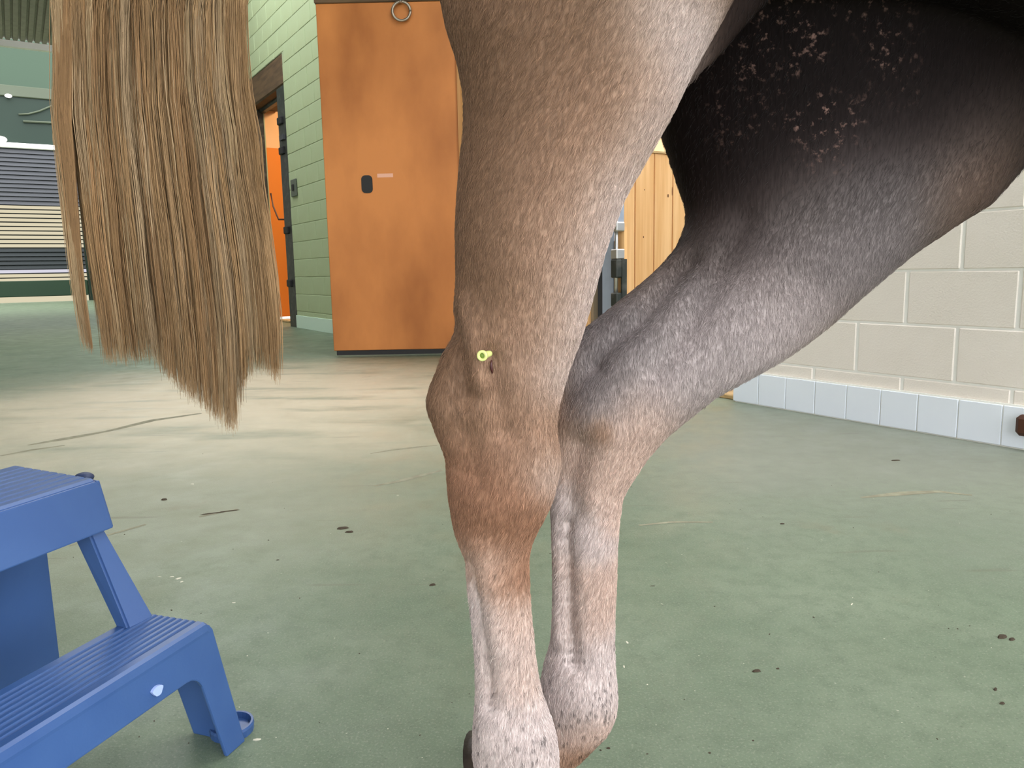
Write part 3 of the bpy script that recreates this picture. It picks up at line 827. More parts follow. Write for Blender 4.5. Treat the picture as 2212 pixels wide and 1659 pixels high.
# coat colour around points on the body, near-leg light and shade mixed in
# coat tones; PALE and BRN also paint the near leg's lit and shaded sides
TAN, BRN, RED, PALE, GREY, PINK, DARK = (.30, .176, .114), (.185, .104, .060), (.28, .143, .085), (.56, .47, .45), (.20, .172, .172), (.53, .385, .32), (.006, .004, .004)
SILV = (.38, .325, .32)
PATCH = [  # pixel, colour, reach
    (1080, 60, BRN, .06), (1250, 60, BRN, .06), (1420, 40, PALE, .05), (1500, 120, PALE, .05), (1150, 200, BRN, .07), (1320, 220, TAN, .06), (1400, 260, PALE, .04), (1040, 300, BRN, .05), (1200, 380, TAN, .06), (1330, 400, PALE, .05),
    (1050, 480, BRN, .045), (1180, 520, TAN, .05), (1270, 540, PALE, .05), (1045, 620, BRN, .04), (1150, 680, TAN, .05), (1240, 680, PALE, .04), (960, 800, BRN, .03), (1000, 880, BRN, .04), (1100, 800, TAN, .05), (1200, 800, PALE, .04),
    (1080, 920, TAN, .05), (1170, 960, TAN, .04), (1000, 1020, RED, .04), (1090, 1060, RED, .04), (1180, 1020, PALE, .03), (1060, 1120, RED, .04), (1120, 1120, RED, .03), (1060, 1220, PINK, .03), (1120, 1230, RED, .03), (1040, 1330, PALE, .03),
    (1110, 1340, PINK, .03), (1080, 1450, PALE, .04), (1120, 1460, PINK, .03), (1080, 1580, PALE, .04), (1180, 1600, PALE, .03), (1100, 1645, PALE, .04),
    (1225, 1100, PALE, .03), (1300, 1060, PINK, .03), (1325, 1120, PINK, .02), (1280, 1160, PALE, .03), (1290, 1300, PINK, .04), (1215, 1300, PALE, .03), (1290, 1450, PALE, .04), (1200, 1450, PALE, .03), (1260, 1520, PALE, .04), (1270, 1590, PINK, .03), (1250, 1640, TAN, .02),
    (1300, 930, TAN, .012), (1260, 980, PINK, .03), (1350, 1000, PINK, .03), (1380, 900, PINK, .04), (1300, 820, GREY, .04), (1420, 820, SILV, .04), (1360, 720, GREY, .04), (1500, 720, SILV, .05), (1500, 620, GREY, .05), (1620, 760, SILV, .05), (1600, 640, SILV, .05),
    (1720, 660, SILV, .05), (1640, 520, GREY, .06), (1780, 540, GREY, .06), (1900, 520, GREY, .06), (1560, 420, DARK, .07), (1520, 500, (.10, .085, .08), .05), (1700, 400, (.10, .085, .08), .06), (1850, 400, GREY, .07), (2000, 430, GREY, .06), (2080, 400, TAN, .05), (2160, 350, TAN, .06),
    (1500, 320, DARK, .07), (1620, 280, DARK, .08), (1750, 250, DARK, .09), (1600, 150, DARK, .09), (1800, 100, DARK, .1), (1950, 180, DARK, .09), (2050, 60, DARK, .1), (2150, 120, DARK, .09), (1900, 310, (.06, .05, .05), .07), (2080, 280, (.16, .13, .12), .07), (2180, 230, (.14, .11, .10), .06), (1700, 30, DARK, .1), (1950, 30, DARK, .1), (2200, 30, DARK, .1),  # dark groin skin, with the shadow under the belly painted in as well
]
anc = []; acol = []; arad = []
for x, y, c, r in PATCH:
    p = hit(x, y)
    if p is not None: anc.append(p); acol.append(c); arad.append(r)
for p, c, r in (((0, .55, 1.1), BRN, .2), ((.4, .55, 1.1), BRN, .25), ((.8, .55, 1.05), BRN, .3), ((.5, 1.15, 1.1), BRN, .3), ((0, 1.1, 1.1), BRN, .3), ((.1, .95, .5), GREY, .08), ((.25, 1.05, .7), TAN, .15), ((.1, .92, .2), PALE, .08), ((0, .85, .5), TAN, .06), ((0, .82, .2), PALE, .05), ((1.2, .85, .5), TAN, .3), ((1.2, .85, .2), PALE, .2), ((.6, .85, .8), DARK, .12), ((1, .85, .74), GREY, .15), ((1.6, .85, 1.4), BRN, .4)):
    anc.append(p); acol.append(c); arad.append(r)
anc = np.array(anc); acol = np.array(acol); arad = np.array(arad)
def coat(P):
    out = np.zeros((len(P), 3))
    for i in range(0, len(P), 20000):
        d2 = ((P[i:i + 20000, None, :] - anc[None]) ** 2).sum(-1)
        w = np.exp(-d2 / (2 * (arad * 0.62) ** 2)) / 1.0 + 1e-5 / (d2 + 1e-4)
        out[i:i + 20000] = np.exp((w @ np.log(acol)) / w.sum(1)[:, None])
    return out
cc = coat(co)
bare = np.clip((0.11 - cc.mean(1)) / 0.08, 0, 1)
def set_attr(me, name, typ, dom, arr):
    a = me.attributes.new(name, typ, dom)
    if typ == 'FLOAT_COLOR':
        a.data.foreach_set('color', np.concatenate([arr, np.ones((len(arr), 1))], 1).astype(np.float32).ravel())
    elif typ == 'FLOAT':
        a.data.foreach_set('value', arr.astype(np.float32))
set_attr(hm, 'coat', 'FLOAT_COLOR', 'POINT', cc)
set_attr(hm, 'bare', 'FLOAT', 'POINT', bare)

def skin_mat():
    m = bpy.data.materials.new('horse coat'); m.use_nodes = True
    nt = m.node_tree; b = nt.nodes['Principled BSDF']; Lk = nt.links.new
    at_ = nt.nodes.new('ShaderNodeAttribute'); at_.attribute_name = 'coat'
    ab = nt.nodes.new('ShaderNodeAttribute'); ab.attribute_name = 'bare'
    geo = nt.nodes.new('ShaderNodeNewGeometry')
    mp = nt.nodes.new('ShaderNodeMapping'); mp.inputs['Scale'].default_value = (420, 420, 75); mp.inputs['Rotation'].default_value = (0, 0.25, 0)
    Lk(geo.outputs['Position'], mp.inputs[0])
    nz = nt.nodes.new('ShaderNodeTexNoise'); nz.inputs['Scale'].default_value = 1.0; nz.inputs['Detail'].default_value = 4
    Lk(mp.outputs[0], nz.inputs['Vector'])
    r = nt.nodes.new('ShaderNodeMapRange'); r.inputs[1].default_value = .25; r.inputs[2].default_value = .75; r.inputs[3].default_value = .68; r.inputs[4].default_value = 1.25
    Lk(nz.outputs[0], r.inputs[0])
    mul = nt.nodes.new('ShaderNodeMix'); mul.data_type = 'RGBA'; mul.blend_type = 'MULTIPLY'; mul.inputs[0].default_value = 1
    Lk(at_.outputs['Color'], mul.inputs[6]); Lk(r.outputs[0], mul.inputs[7])
    # unpigmented pink flecks in the bare dark skin of the groin
    n2 = nt.nodes.new('ShaderNodeTexNoise'); n2.inputs['Scale'].default_value = 120; n2.inputs['Detail'].default_value = 5; n2.inputs['Roughness'].default_value = .65
    n3 = nt.nodes.new('ShaderNodeTexNoise'); n3.inputs['Scale'].default_value = 9; n3.inputs['Detail'].default_value = 3
    Lk(geo.outputs['Position'], n2.inputs['Vector']); Lk(geo.outputs['Position'], n3.inputs['Vector'])
    r2 = nt.nodes.new('ShaderNodeMapRange'); r2.inputs[1].default_value = .56; r2.inputs[2].default_value = .70; Lk(n2.outputs[0], r2.inputs[0])
    # the flecks gather in one place on the inner thigh
    vm = nt.nodes.new('ShaderNodeVectorMath'); vm.operation = 'DISTANCE'; vm.inputs[1].default_value = tuple(FLECK); Lk(geo.outputs['Position'], vm.inputs[0])
    r3 = nt.nodes.new('ShaderNodeMapRange'); r3.inputs[1].default_value = .13; r3.inputs[2].default_value = .02; Lk(vm.outputs['Value'], r3.inputs[0])
    r4 = nt.nodes.new('ShaderNodeMapRange'); r4.inputs[1].default_value = .42; r4.inputs[2].default_value = .56; Lk(n3.outputs[0], r4.inputs[0])
    m1 = nt.nodes.new('ShaderNodeMath'); m1.operation = 'MULTIPLY'; Lk(r2.outputs[0], m1.inputs[0]); Lk(r3.outputs[0], m1.inputs[1])
    m2 = nt.nodes.new('ShaderNodeMath'); m2.operation = 'MULTIPLY'; Lk(m1.outputs[0], m2.inputs[0]); Lk(r4.outputs[0], m2.inputs[1])
    m3 = nt.nodes.new('ShaderNodeMath'); m3.operation = 'MULTIPLY'; Lk(m2.outputs[0], m3.inputs[0]); Lk(ab.outputs['Fac'], m3.inputs[1])
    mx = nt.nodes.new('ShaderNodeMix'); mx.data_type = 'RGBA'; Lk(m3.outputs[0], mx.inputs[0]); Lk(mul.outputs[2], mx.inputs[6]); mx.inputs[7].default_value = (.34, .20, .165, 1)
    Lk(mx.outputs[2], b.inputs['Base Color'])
    b.inputs['Roughness'].default_value = .62; b.inputs['Specular IOR Level'].default_value = .25
    sp2 = nt.nodes.new('ShaderNodeMapRange'); sp2.inputs[3].default_value = .25; sp2.inputs[4].default_value = .04; Lk(ab.outputs['Fac'], sp2.inputs[0]); Lk(sp2.outputs[0], b.inputs['Specular IOR Level'])
    bp = nt.nodes.new('ShaderNodeBump'); bp.inputs['Strength'].default_value = .35; bp.inputs['Distance'].default_value = .002
    Lk(nz.outputs[0], bp.inputs['Height']); Lk(bp.outputs[0], b.inputs['Normal'])
    return m
_f = hit(1750, 165); FLECK = _f if _f is not None else np.array([.3, .9, .9])
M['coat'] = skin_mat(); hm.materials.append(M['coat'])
horse = link(bpy.data.objects.new('horse', hm))
tag(horse, 'tan and grey horse seen from its hind legs and tail', 'horse')

# ---- hooves
def hoof(name, top, bottom, fwd, rt, rb):
    top, bottom, fwd = np.array(top, float), np.array(bottom, float), np.array(fwd, float)
    ax = bottom - top; axn = ax / np.linalg.norm(ax)
    side = np.cross(axn, fwd); side /= np.linalg.norm(side)
    rings = []
    for t in np.linspace(0, 1, 6):
        r = rt + (rb - rt) * t; c = top + ax * t
        rr = []
        for j in range(24):
            a = 2 * math.pi * j / 24
            f = math.cos(a); q = 1.12 if f > 0 else 0.86
            rr.append(c + fwd * r * q * f + side * r * math.sin(a))
        rings.append(rr)
    V, F = rings_mesh(rings)
    return mesh_obj(name, V, F, M['hoof'], horse, True)
nh = at(1165, 1800, NY - .003)
hoof('hoof', nh + Z * .012, np.array([nh[0] + .03, nh[1], 0.003]), (1, 0, 0), .040, .054)
fh = at(1140, 1655, .845); fbot = at(1036, 1676, .85)
hoof('hoof', fh, fbot, np.array([.35, 0, -.93]), .046, .058)
for s_ in (-1, 1):
    hoof('hoof', (1.315, MIDY + s_ * .11, .078), (1.34, MIDY + s_ * .11, .003), (1, 0, 0), .042, .056)

# ---- fur: short hairs lying down the coat
def make_fur(count):
    hm.calc_loop_triangles()
    nt_ = len(hm.loop_triangles)
    tv = np.empty(nt_ * 3, np.int32); hm.loop_triangles.foreach_get('vertices', tv); tv = tv.reshape(-1, 3)
    A, B, C = co[tv[:, 0]], co[tv[:, 1]], co[tv[:, 2]]
    cr = np.cross(B - A, C - A); ar = np.linalg.norm(cr, axis=1) / 2; nn = cr / (2 * ar[:, None] + 1e-12)
    cen = (A + B + C) / 3
    keep = np.clip((1.16 - cen[:, 2]) / .2, 0, 1) * np.clip((.95 - cen[:, 0]) / .25, 0, 1) * (cen[:, 2] > .075)
    dens = keep * (1 - 0.93 * bare[tv].mean(1))
    facing = ((CO - cen) * nn).sum(1) > -0.25 * np.linalg.norm(CO - cen, axis=1)
    w = ar * dens * np.where(facing, 1.0, 0.35)
    w /= w.sum()
    ti = rng.choice(nt_, count, p=w)
    r1, r2 = np.sqrt(rng.random(count)), rng.random(count)
    P = A[ti] * (1 - r1)[:, None] + B[ti] * (r1 * (1 - r2))[:, None] + C[ti] * (r1 * r2)[:, None]
    nrm = get_no(hm); n_ = nrm[tv[ti]].mean(1); n_ /= np.linalg.norm(n_, axis=1)[:, None]
    # flow: down the leg, swept back a little higher up
    fl_ = np.zeros((count, 3)); fl_[:, 2] = -1; fl_[:, 0] = -0.25 + 0.2 * np.sin(P[:, 2] * 14) - np.clip(P[:, 2] - .6, 0, 1) * 0.8
    fl_ += rng.normal(0, .22, (count, 3))
    fl_ -= n_ * (fl_ * n_).sum(1)[:, None]; fl_ /= np.linalg.norm(fl_, axis=1)[:, None] + 1e-9
    ln = rng.uniform(.006, .0115, count) * np.where(P[:, 2] < .2, .9, 1.0)
    lift = rng.uniform(.04, .18, count)
    p1 = P + (fl_ * .5 + n_ * lift[:, None] * .75) * ln[:, None]
    p2 = P + (fl_ * .98 + n_ * lift[:, None] * .55) * ln[:, None]
    pos = np.stack([P - n_ * .0006, p1, p2], 1).reshape(-1, 3)
    cv = bpy.data.hair_curves.new('fur')
    cv.add_curves([3] * count)
    cv.position_data.foreach_set('vector', pos.astype(np.float32).ravel())
    rad = np.tile(np.array([.00017, .00015, .00004]), count)
    a = cv.attributes.get('radius') or cv.attributes.new('radius', 'FLOAT', 'POINT')
    a.data.foreach_set('value', rad.astype(np.float32))
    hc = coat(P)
    k = np.exp(rng.normal(0.02, .22, count))[:, None]
    # flea-bitten dark clusters low on the legs
    spots = P[rng.choice(np.where(P[:, 2] < .36)[0], 420)]
    low = np.where(P[:, 2] < .38)[0]
    for s0 in range(0, len(low), 5000):
        ii = low[s0:s0 + 5000]
        dmin = np.sqrt(np.min(((P[ii, None, :] - spots[None]) ** 2).sum(-1), axis=1))
        prob = np.clip((.26 - P[ii, 2]) / .10, .12, 1)
        dk = (dmin < .0024) & (rng.random(len(ii)) < prob)
        hc[ii[dk]] *= .32
    hc = np.clip(hc * k, 0, .9)
    at2 = cv.attributes.new('coat', 'FLOAT_COLOR', 'CURVE')
    at2.data.foreach_set('color', np.concatenate([hc, np.ones((count, 1))], 1).astype(np.float32).ravel())
    m = bpy.data.materials.new('fur hair'); m.use_nodes = True
    b = m.node_tree.nodes['Principled BSDF']; an = m.node_tree.nodes.new('ShaderNodeAttribute'); an.attribute_name = 'coat'
    m.node_tree.links.new(an.outputs['Color'], b.inputs['Base Color']); b.inputs['Roughness'].default_value = .55; b.inputs['Specular IOR Level'].default_value = .25
    cv.materials.append(m)
    o = link(bpy.data.objects.new('fur', cv), horse); o['kind'] = 'stuff'
    return o
make_fur(290000)

# ---- tail
TL = [(-420, 690), (-330, 470), (-220, 250), (-120, 150), (0, 118), (100, 123), (250, 121), (350, 131), (450, 141), (550, 151), (650, 165), (745, 180), (950, 200)]
TR = [(-420, 800), (-330, 700), (-220, 600), (-120, 545), (0, 524), (100, 528), (200, 535), (300, 553), (400, 562), (500, 580), (600, 592), (700, 601), (830, 605), (950, 606)]
TE = [(118, 735), (180, 745), (200, 758), (225, 778), (270, 788), (330, 778), (380, 838), (430, 880), (460, 905), (500, 940), (514, 880), (530, 820), (560, 800), (590, 815), (606, 838)]
NS = 11500; NP = 13
lock_u = np.concatenate([[.02, .035], rng.uniform(.125, .91, 120), [.94, .965, .985]])
lock_s = np.exp(rng.normal(0, .13, len(lock_u)))
lock_w = rng.uniform(-1, 1, len(lock_u))
lock_c = np.array([(.35, .215, .108), (.31, .185, .088), (.37, .250, .137), (.28, .160, .075), (.34, .230, .132)])[rng.integers(0, 5, len(lock_u))]
yb = np.linspace(0, 1, NP)
V = np.zeros((NS, NP, 3)); RAD = np.zeros((NS, NP)); CC = np.zeros((NS, 3))
TLa, TRa, TEa = np.array(TL, float), np.array(TR, float), np.array(TE, float)
for i in range(NS):
    u = rng.uniform(0.0, 1.0)
    k = int(np.argmin(np.abs(lock_u - u) + rng.exponential(.012, len(lock_u))))
    uc = lock_u[k]
    xe = np.interp(800, TLa[:, 0], TLa[:, 1]) * (1 - uc) + uc * np.interp(800, TRa[:, 0], TRa[:, 1])
    yend = np.interp(xe, TEa[:, 0], TEa[:, 1]) + rng.normal(0, 6)
    yend -= rng.exponential(1.0) * 85 * (1.0 if rng.random() < .75 else 2.0)
    y0 = -420 + rng.uniform(-10, 60)
    t = yb; yy = y0 + (yend - y0) * t
    cl = np.clip((yy + 150) / 850, 0, 1) ** .9
    own = (u - uc) * (1 - .65 * cl) + rng.normal(0, .012)
    wig = .008 * np.sin(yy / rng.uniform(90, 220) + rng.uniform(0, 6.3)) * rng.uniform(.2, 1) + .004 * np.sin(yy / 63 + k * 1.7)
    uu = uc + own + wig + rng.normal(0, .006) * (1 - .3 * cl)
    uu = np.where(uc < .06, np.minimum(uu, .10 - .058 * cl + rng.normal(0, .004)), uu)
    L_ = np.interp(yy, TLa[:, 0], TLa[:, 1]); R_ = np.interp(yy, TRa[:, 0], TRa[:, 1])
    xx = L_ + (R_ - L_) * uu
    th = .030 * np.sqrt(np.clip(1 - (2 * np.clip(uu, 0, 1) - 1) ** 2, .04, 1))
    w = np.clip(.45 * lock_w[k] + .7 * rng.uniform(-1, 1), -1, 1)
    Yd = .845 + w * th * np.clip((yy + 420) / 200, .3, 1) + .004 * np.sin(yy / 110 + k)
    for j in range(NP):
        V[i, j] = at(xx[j], yy[j], Yd[j])
    RAD[i] = rng.uniform(.00024, .00046) * np.array([min(1, .5 + 3 * q) * (1 - .75 * max(0, q - .8) / .2) for q in t])
    CC[i] = lock_c[k] * lock_s[k] * np.exp(rng.normal(0, .16))
T = np.gradient(V, axis=1); T /= np.linalg.norm(T, axis=2)[..., None] + 1e-12
sv = np.array([0, 1.0, 0]); A_ = np.cross(T, sv); A_ /= np.linalg.norm(A_, axis=2)[..., None] + 1e-12
B_ = np.cross(T, A_)
ringv = []
for j in range(3):
    a = 2 * math.pi * j / 3 + .5
    ringv.append(V + RAD[..., None] * (math.cos(a) * A_ + math.sin(a) * B_))
RV = np.stack(ringv, 2)                                    # NS, NP, 3, 3
verts = RV.reshape(-1, 3)
base = (np.arange(NS)[:, None, None] * NP + np.arange(NP - 1)[None, :, None]) * 3 + np.arange(3)[None, None, :]
nxt = (np.arange(NS)[:, None, None] * NP + np.arange(NP - 1)[None, :, None]) * 3 + ((np.arange(3) + 1) % 3)[None, None, :]
quads = np.stack([base, nxt, nxt + 3, base + 3], -1).reshape(-1, 4)
tm = bpy.data.meshes.new('tail')
tm.vertices.add(len(verts)); tm.vertices.foreach_set('co', verts.astype(np.float32).ravel())
tm.loops.add(quads.size); tm.loops.foreach_set('vertex_index', quads.astype(np.int32).ravel())
tm.polygons.add(len(quads)); tm.polygons.foreach_set('loop_start', (np.arange(len(quads)) * 4).astype(np.int32))
tm.update(calc_edges=True); tm.validate()
tm.polygons.foreach_set('use_smooth', [True] * len(tm.polygons))
set_attr(tm, 'coat', 'FLOAT_COLOR', 'POINT', np.repeat(np.clip(CC, 0, .9), NP * 3, axis=0))
m = bpy.data.materials.new('tail hair'); m.use_nodes = True
b = m.node_tree.nodes['Principled BSDF']; an = m.node_tree.nodes.new('ShaderNodeAttribute'); an.attribute_name = 'coat'
m.node_tree.links.new(an.outputs['Color'], b.inputs['Base Color']); b.inputs['Roughness'].default_value = .6; b.inputs['Specular IOR Level'].default_value = .15
tm.materials.append(m)
tail = link(bpy.data.objects.new('tail', tm), horse); tail['label'] = 'long tan tail of hanging hair locks'

# ---- needle hub in the near gaskin
P0 = hit(1060, 763)
dirv = at(1043, 768, P0[1] - .017) - P0; dl = np.linalg.norm(dirv); dirv /= dl
hub = empty('needle_hub', tuple(P0)); bpy.context.view_layer.update()
def lathe(name, prof, m, k=18):
    ref = np.array([0, 0, 1.0]); a = np.cross(dirv, ref); a /= np.linalg.norm(a); b_ = np.cross(dirv, a)
    rings = [[dirv * t + r * (math.cos(2 * math.pi * j / k) * a + math.sin(2 * math.pi * j / k) * b_) for j in range(k)] for t, r in prof]
    V, F = rings_mesh(rings)
    return mesh_obj(name, V, F, m, hub, True)
lathe('needle', [(-.012, .0005), (.003, .0005)], M['steel'], 8)
lathe('barrel', [(.001, .0022), (.003, .0030), (.006, .0032), (.0175, .0036), (.0185, .0036)], M['hub'])
lathe('flange', [(.0180, .0036), (.0182, .0052), (.0205, .0052), (.0209, .0048), (.0209, .0026), (.0165, .0022)], M['hub'])
lathe('bore', [(.0160, .0023), (.0196, .0025)], M['hub_dark'])
tag(hub, 'small yellow-green needle hub stuck in the horse\'s near leg', 'needle')
bmx = bmesh.new()
tr = [hit(1062, 777), hit(1061, 787), hit(1062, 797), hit(1064, 806)]
tube(bmx, [q + np.array([0, -.0025, 0]) for q in tr], [.0005, .0013, .0013, .0004], 8, side=(0, 1, 0))
bo = bm_obj('blood_trickle', bmx, M['blood'], horse, True); bo['label'] = 'thin dark red blood trickle'

# ================================================================== STEP STOOL
HZ1, HZ2 = 0.19, 0.388
SA = onz(453, 1339, HZ1)
fa = onz(0, 1621, HZ1) - SA; fa /= np.linalg.norm(fa)       # along the front, right to left
fb_ = np.array([fa[1], -fa[0], 0]); fb_ = fb_ if fb_ @ np.array([-1, .3, 0]) > 0 else -fb_
def sp_(a, b, z): return np.array([SA[0], SA[1], 0]) + fa * a + fb_ * b + Z * z
def st_uv(x, y, z):
    p = onz(x, y, z) - np.array([SA[0], SA[1], 0]); return float(p @ fa), float(p @ fb_)
SWID = 0.44
stool = empty('step_stool', tuple(sp_(SWID / 2, .15, 0))); bpy.context.view_layer.update()
def stc(o):
    o.parent = stool; o.matrix_parent_inverse = Matrix.Translation(stool.location).inverted(); return o
def plate(name, outline, place, thick, m, bevel=0.004, rnd=True):
    """outline 2-D polygon -> plate; place(u, v, w) gives the 3-D point, w across the thickness"""
    n = len(outline)
    tri = tessellate_polygon([[Vector((p[0], p[1], 0)) for p in outline]])
    bm = bmesh.new()
    f = [bm.verts.new(tuple(place(p[0], p[1], 0.0))) for p in outline]
    k = [bm.verts.new(tuple(place(p[0], p[1], thick))) for p in outline]
    for t in tri:
        bm.faces.new([f[i] for i in t]); bm.faces.new([k[i] for i in reversed(t)])
    for i in range(n):
        j = (i + 1) % n; bm.faces.new((f[i], f[j], k[j], k[i]))
    bmesh.ops.recalc_face_normals(bm, faces=bm.faces)
    bmesh.ops.dissolve_limit(bm, angle_limit=0.01, verts=bm.verts, edges=bm.edges)
    if bevel:
        es = [e for e in bm.edges if len(e.link_faces) == 2 and e.calc_face_angle(0) > .5]
        bmesh.ops.bevel(bm, geom=es, offset=bevel, segments=2, affect='EDGES', profile=.6, clamp_overlap=True)
    return stc(bm_obj(name, bm, m))
def arc(cx, cy, r, t0, t1, n=5):
    return [(cx + r * math.cos(math.radians(t0 + (t1 - t0) * i / n)), cy + r * math.sin(math.radians(t0 + (t1 - t0) * i / n))) for i in range(n + 1)]
TOEB = -0.022
# tread with ribs
def tread(name, a0, a1, b0, b1, z, flare=0.0):
    nr = 8; prof = []
    w = (b1 - b0)
    prof.append((b0, z - .012)); prof.append((b0 + .002, z - .003)); prof.append((b0 + .006, z))
    bb = b0 + .016; pit = (w - .030) / nr
    for i in range(nr):
        prof += [(bb, z), (bb + .002, z - .0028), (bb + .0045, z - .0028), (bb + .0065, z)]
        bb += pit
    prof += [(b1 - .006, z), (b1 - .002, z - .003), (b1, z - .012), (b1, z - .016), (b0, z - .016)]
    bm = bmesh.new()
    R_ = 0.012
    ends = []
    for a, dz in ((a0, -.010), (a0 + .003, -.004), (a0 + .008, 0), (a1 - .008, 0), (a1 - .003, -.004), (a1, -.010)):
        ends.append([bm.verts.new(tuple(sp_(a + (flare if a < (a0 + a1) / 2 else -flare) * (q[0] - b0) / (b1 - b0), q[0], max(q[1] + dz, z - .016)))) for q in prof])
    for e in range(len(ends) - 1):
        for i in range(len(prof)):
            j = (i + 1) % len(prof); bm.faces.new((ends[e][i], ends[e][j], ends[e + 1][j], ends[e + 1][i]))
    bm.faces.new(ends[0]); bm.faces.new(ends[-1][::-1])
    return stc(bm_obj(name, bm, M['blue']))
UB0 = st_uv(214, 1031, HZ2)          # upper front right corner
UB1 = st_uv(38, 1002, HZ2)           # upper back right corner
UA = UB0[0]
LB1 = st_uv(150, 1403, HZ1)[1]
tread('lower_tread', 0.0, SWID, -.002, LB1, HZ1)
tread('upper_tread', UA, SWID - UA, UB0[1], UB1[1], HZ2, UB1[0] - UA)
# lower front panel with legs
fo = lambda a, z, w: sp_(a, TOEB * (1 - z / HZ1) + w, z)
out = [(-.026, 0), (-.003, HZ1 - .014), (.002, HZ1 - .006), (.008, HZ1 - .004), (SWID - .008, HZ1 - .004), (SWID - .002, HZ1 - .006), (SWID + .003, HZ1 - .014), (SWID + .026, 0), (SWID - .012, 0)] \
    + arc(SWID - .057, .104, .026, 0, 90) + arc(.057, .104, .026, 90, 180) + [(.012, 0)]
fp = plate('front_panel', out, fo, .006, M['blue'], .0022)
# lower side panels (right and left), tapering to the feet
for sgn, nm in ((0, 'r'), (1, 'l')):
    def so(b, z, w, sgn=sgn):
        a = -.024 * (1 - z / HZ1) + w
        return sp_(a if sgn == 0 else SWID - a, b, z)
    top = LB1 - .004
    outl = [(TOEB + .004, 0), (.002, HZ1 - .008), (top, HZ1 - .008), (top, HZ1 - .05), (.10, .125), (.088, .11), (.075, .07), (.062, 0)]
    plate('side_panel', outl, so, .006, M['blue'], .002)
    # suction foot: little round cup beside the leg
    cu = sp_(-.040 if sgn == 0 else SWID + .040, .012, 0)
    bm = bmesh.new()
    V_, F_ = rings_mesh([[cu + Z * h + r * np.array([math.cos(t), math.sin(t), 0]) for t in np.linspace(0, 2 * math.pi, 24, endpoint=False)] for h, r in ((0, .030), (.010, .031), (.014, .030), (.014, .027), (.006, .024))])
    vs = [bm.verts.new(tuple(v)) for v in V_]
    for f in F_: bm.faces.new([vs[i] for i in f])
    stc(bm_obj('foot_cup', bm, M['blue'], smooth=False))
    # upper front strut: L-shaped post between the treads
    b_bot, b_top = .083, UB0[1] + .004
    a_top = UA + .004
    def q_(a, b, z): return sp_(a if sgn == 0 else SWID - a, b, z)
    zb, zt = HZ1 - .004, HZ2 - .068
    bm = bmesh.new()
    lo4 = [q_(.012, b_bot, zb), q_(.052, b_bot + .004, zb), q_(.050, LB1 - .002, zb), q_(.002, LB1 - .004, zb)]
    mid = [q_(a_top - .001, b_top - .006, zt), q_(a_top + .020, b_top - .004, zt), q_(a_top + .020, b_top + .03, zt), q_(a_top - .006, b_top + .028, zt)]
    hi4 = [q_(a_top, b_top, HZ2 - .03), q_(a_top + .02, b_top, HZ2 - .03), q_(a_top + .02, b_top + .03, HZ2 - .03), q_(a_top, b_top + .03, HZ2 - .03)]
    rv = [[bm.verts.new(tuple(p)) for p in r_] for r_ in (lo4, mid, hi4)]
    for e in range(2):
        for i in range(4): bm.faces.new((rv[e][i], rv[e][(i + 1) % 4], rv[e + 1][(i + 1) % 4], rv[e + 1][i]))
    bm.faces.new(rv[0]); bm.faces.new(rv[2][::-1])
    bmesh.ops.recalc_face_normals(bm, faces=bm.faces)
    bmesh.ops.bevel(bm, geom=[e for e in bm.edges], offset=.003, segments=2, affect='EDGES')
    stc(bm_obj('strut', bm, M['blue']))
    # rear leg: broad channel, splayed to the floor
    bm = bmesh.new()
    bk = UB1[1]
    rl0 = (-.012, .292); rl1 = (.014, .262)
    lo4 = [q_(rl0[0], rl0[1], 0), q_(rl0[0] + .11, rl0[1], 0), q_(rl0[0] + .11, rl0[1] + .05, 0), q_(rl0[0], rl0[1] + .05, 0)]
    hi4 = [q_(rl1[0], rl1[1], HZ2 - .02), q_(rl1[0] + .10, rl1[1], HZ2 - .02), q_(rl1[0] + .10, rl1[1] + .04, HZ2 - .02), q_(rl1[0], rl1[1] + .04, HZ2 - .02)]
    rv = [[bm.verts.new(tuple(p)) for p in r_] for r_ in (lo4, hi4)]
    for i in range(4): bm.faces.new((rv[0][i], rv[0][(i + 1) % 4], rv[1][(i + 1) % 4], rv[1][i]))
    bm.faces.new(rv[0]); bm.faces.new(rv[1][::-1])
    bmesh.ops.recalc_face_normals(bm, faces=bm.faces)
    bmesh.ops.bevel(bm, geom=[e for e in bm.edges], offset=.006, segments=2, affect='EDGES')
    stc(bm_obj('rear_leg', bm, M['blue']))
# upper front panel (apron) and side aprons
uo = lambda a, z, w: sp_(a, UB0[1] - .012 * (HZ2 - z) / .07 + w, z)
zt, zl = HZ2 - .004, HZ2 - .070
plate('upper_apron', [(UA - .004, zl), (UA, zt - .01), (UA + .006, zt), (SWID - UA - .006, zt), (SWID - UA, zt - .01), (SWID - UA + .004, zl)], uo, .006, M['blue'], .002)
for sgn in (0, 1):
    us = lambda b, z, w, sgn=sgn: sp_((UA + (UB1[0] - UA) * (b - UB0[1]) / (UB1[1] - UB0[1]) - .010 * (HZ2 - z) / .085 + w) if sgn == 0 else (SWID - UA - (UB1[0] - UA) * (b - UB0[1]) / (UB1[1] - UB0[1]) + .010 * (HZ2 - z) / .085 - w), b, z)
    plate('side_apron', [(UB0[1] - .01, zl), (UB0[1], zt), (UB1[1], zt), (UB1[1] + .01, zl), (UB1[1] - .05, zl + .015), (UB0[1] + .05, zl + .015)], us, .006, M['blue'], .002)
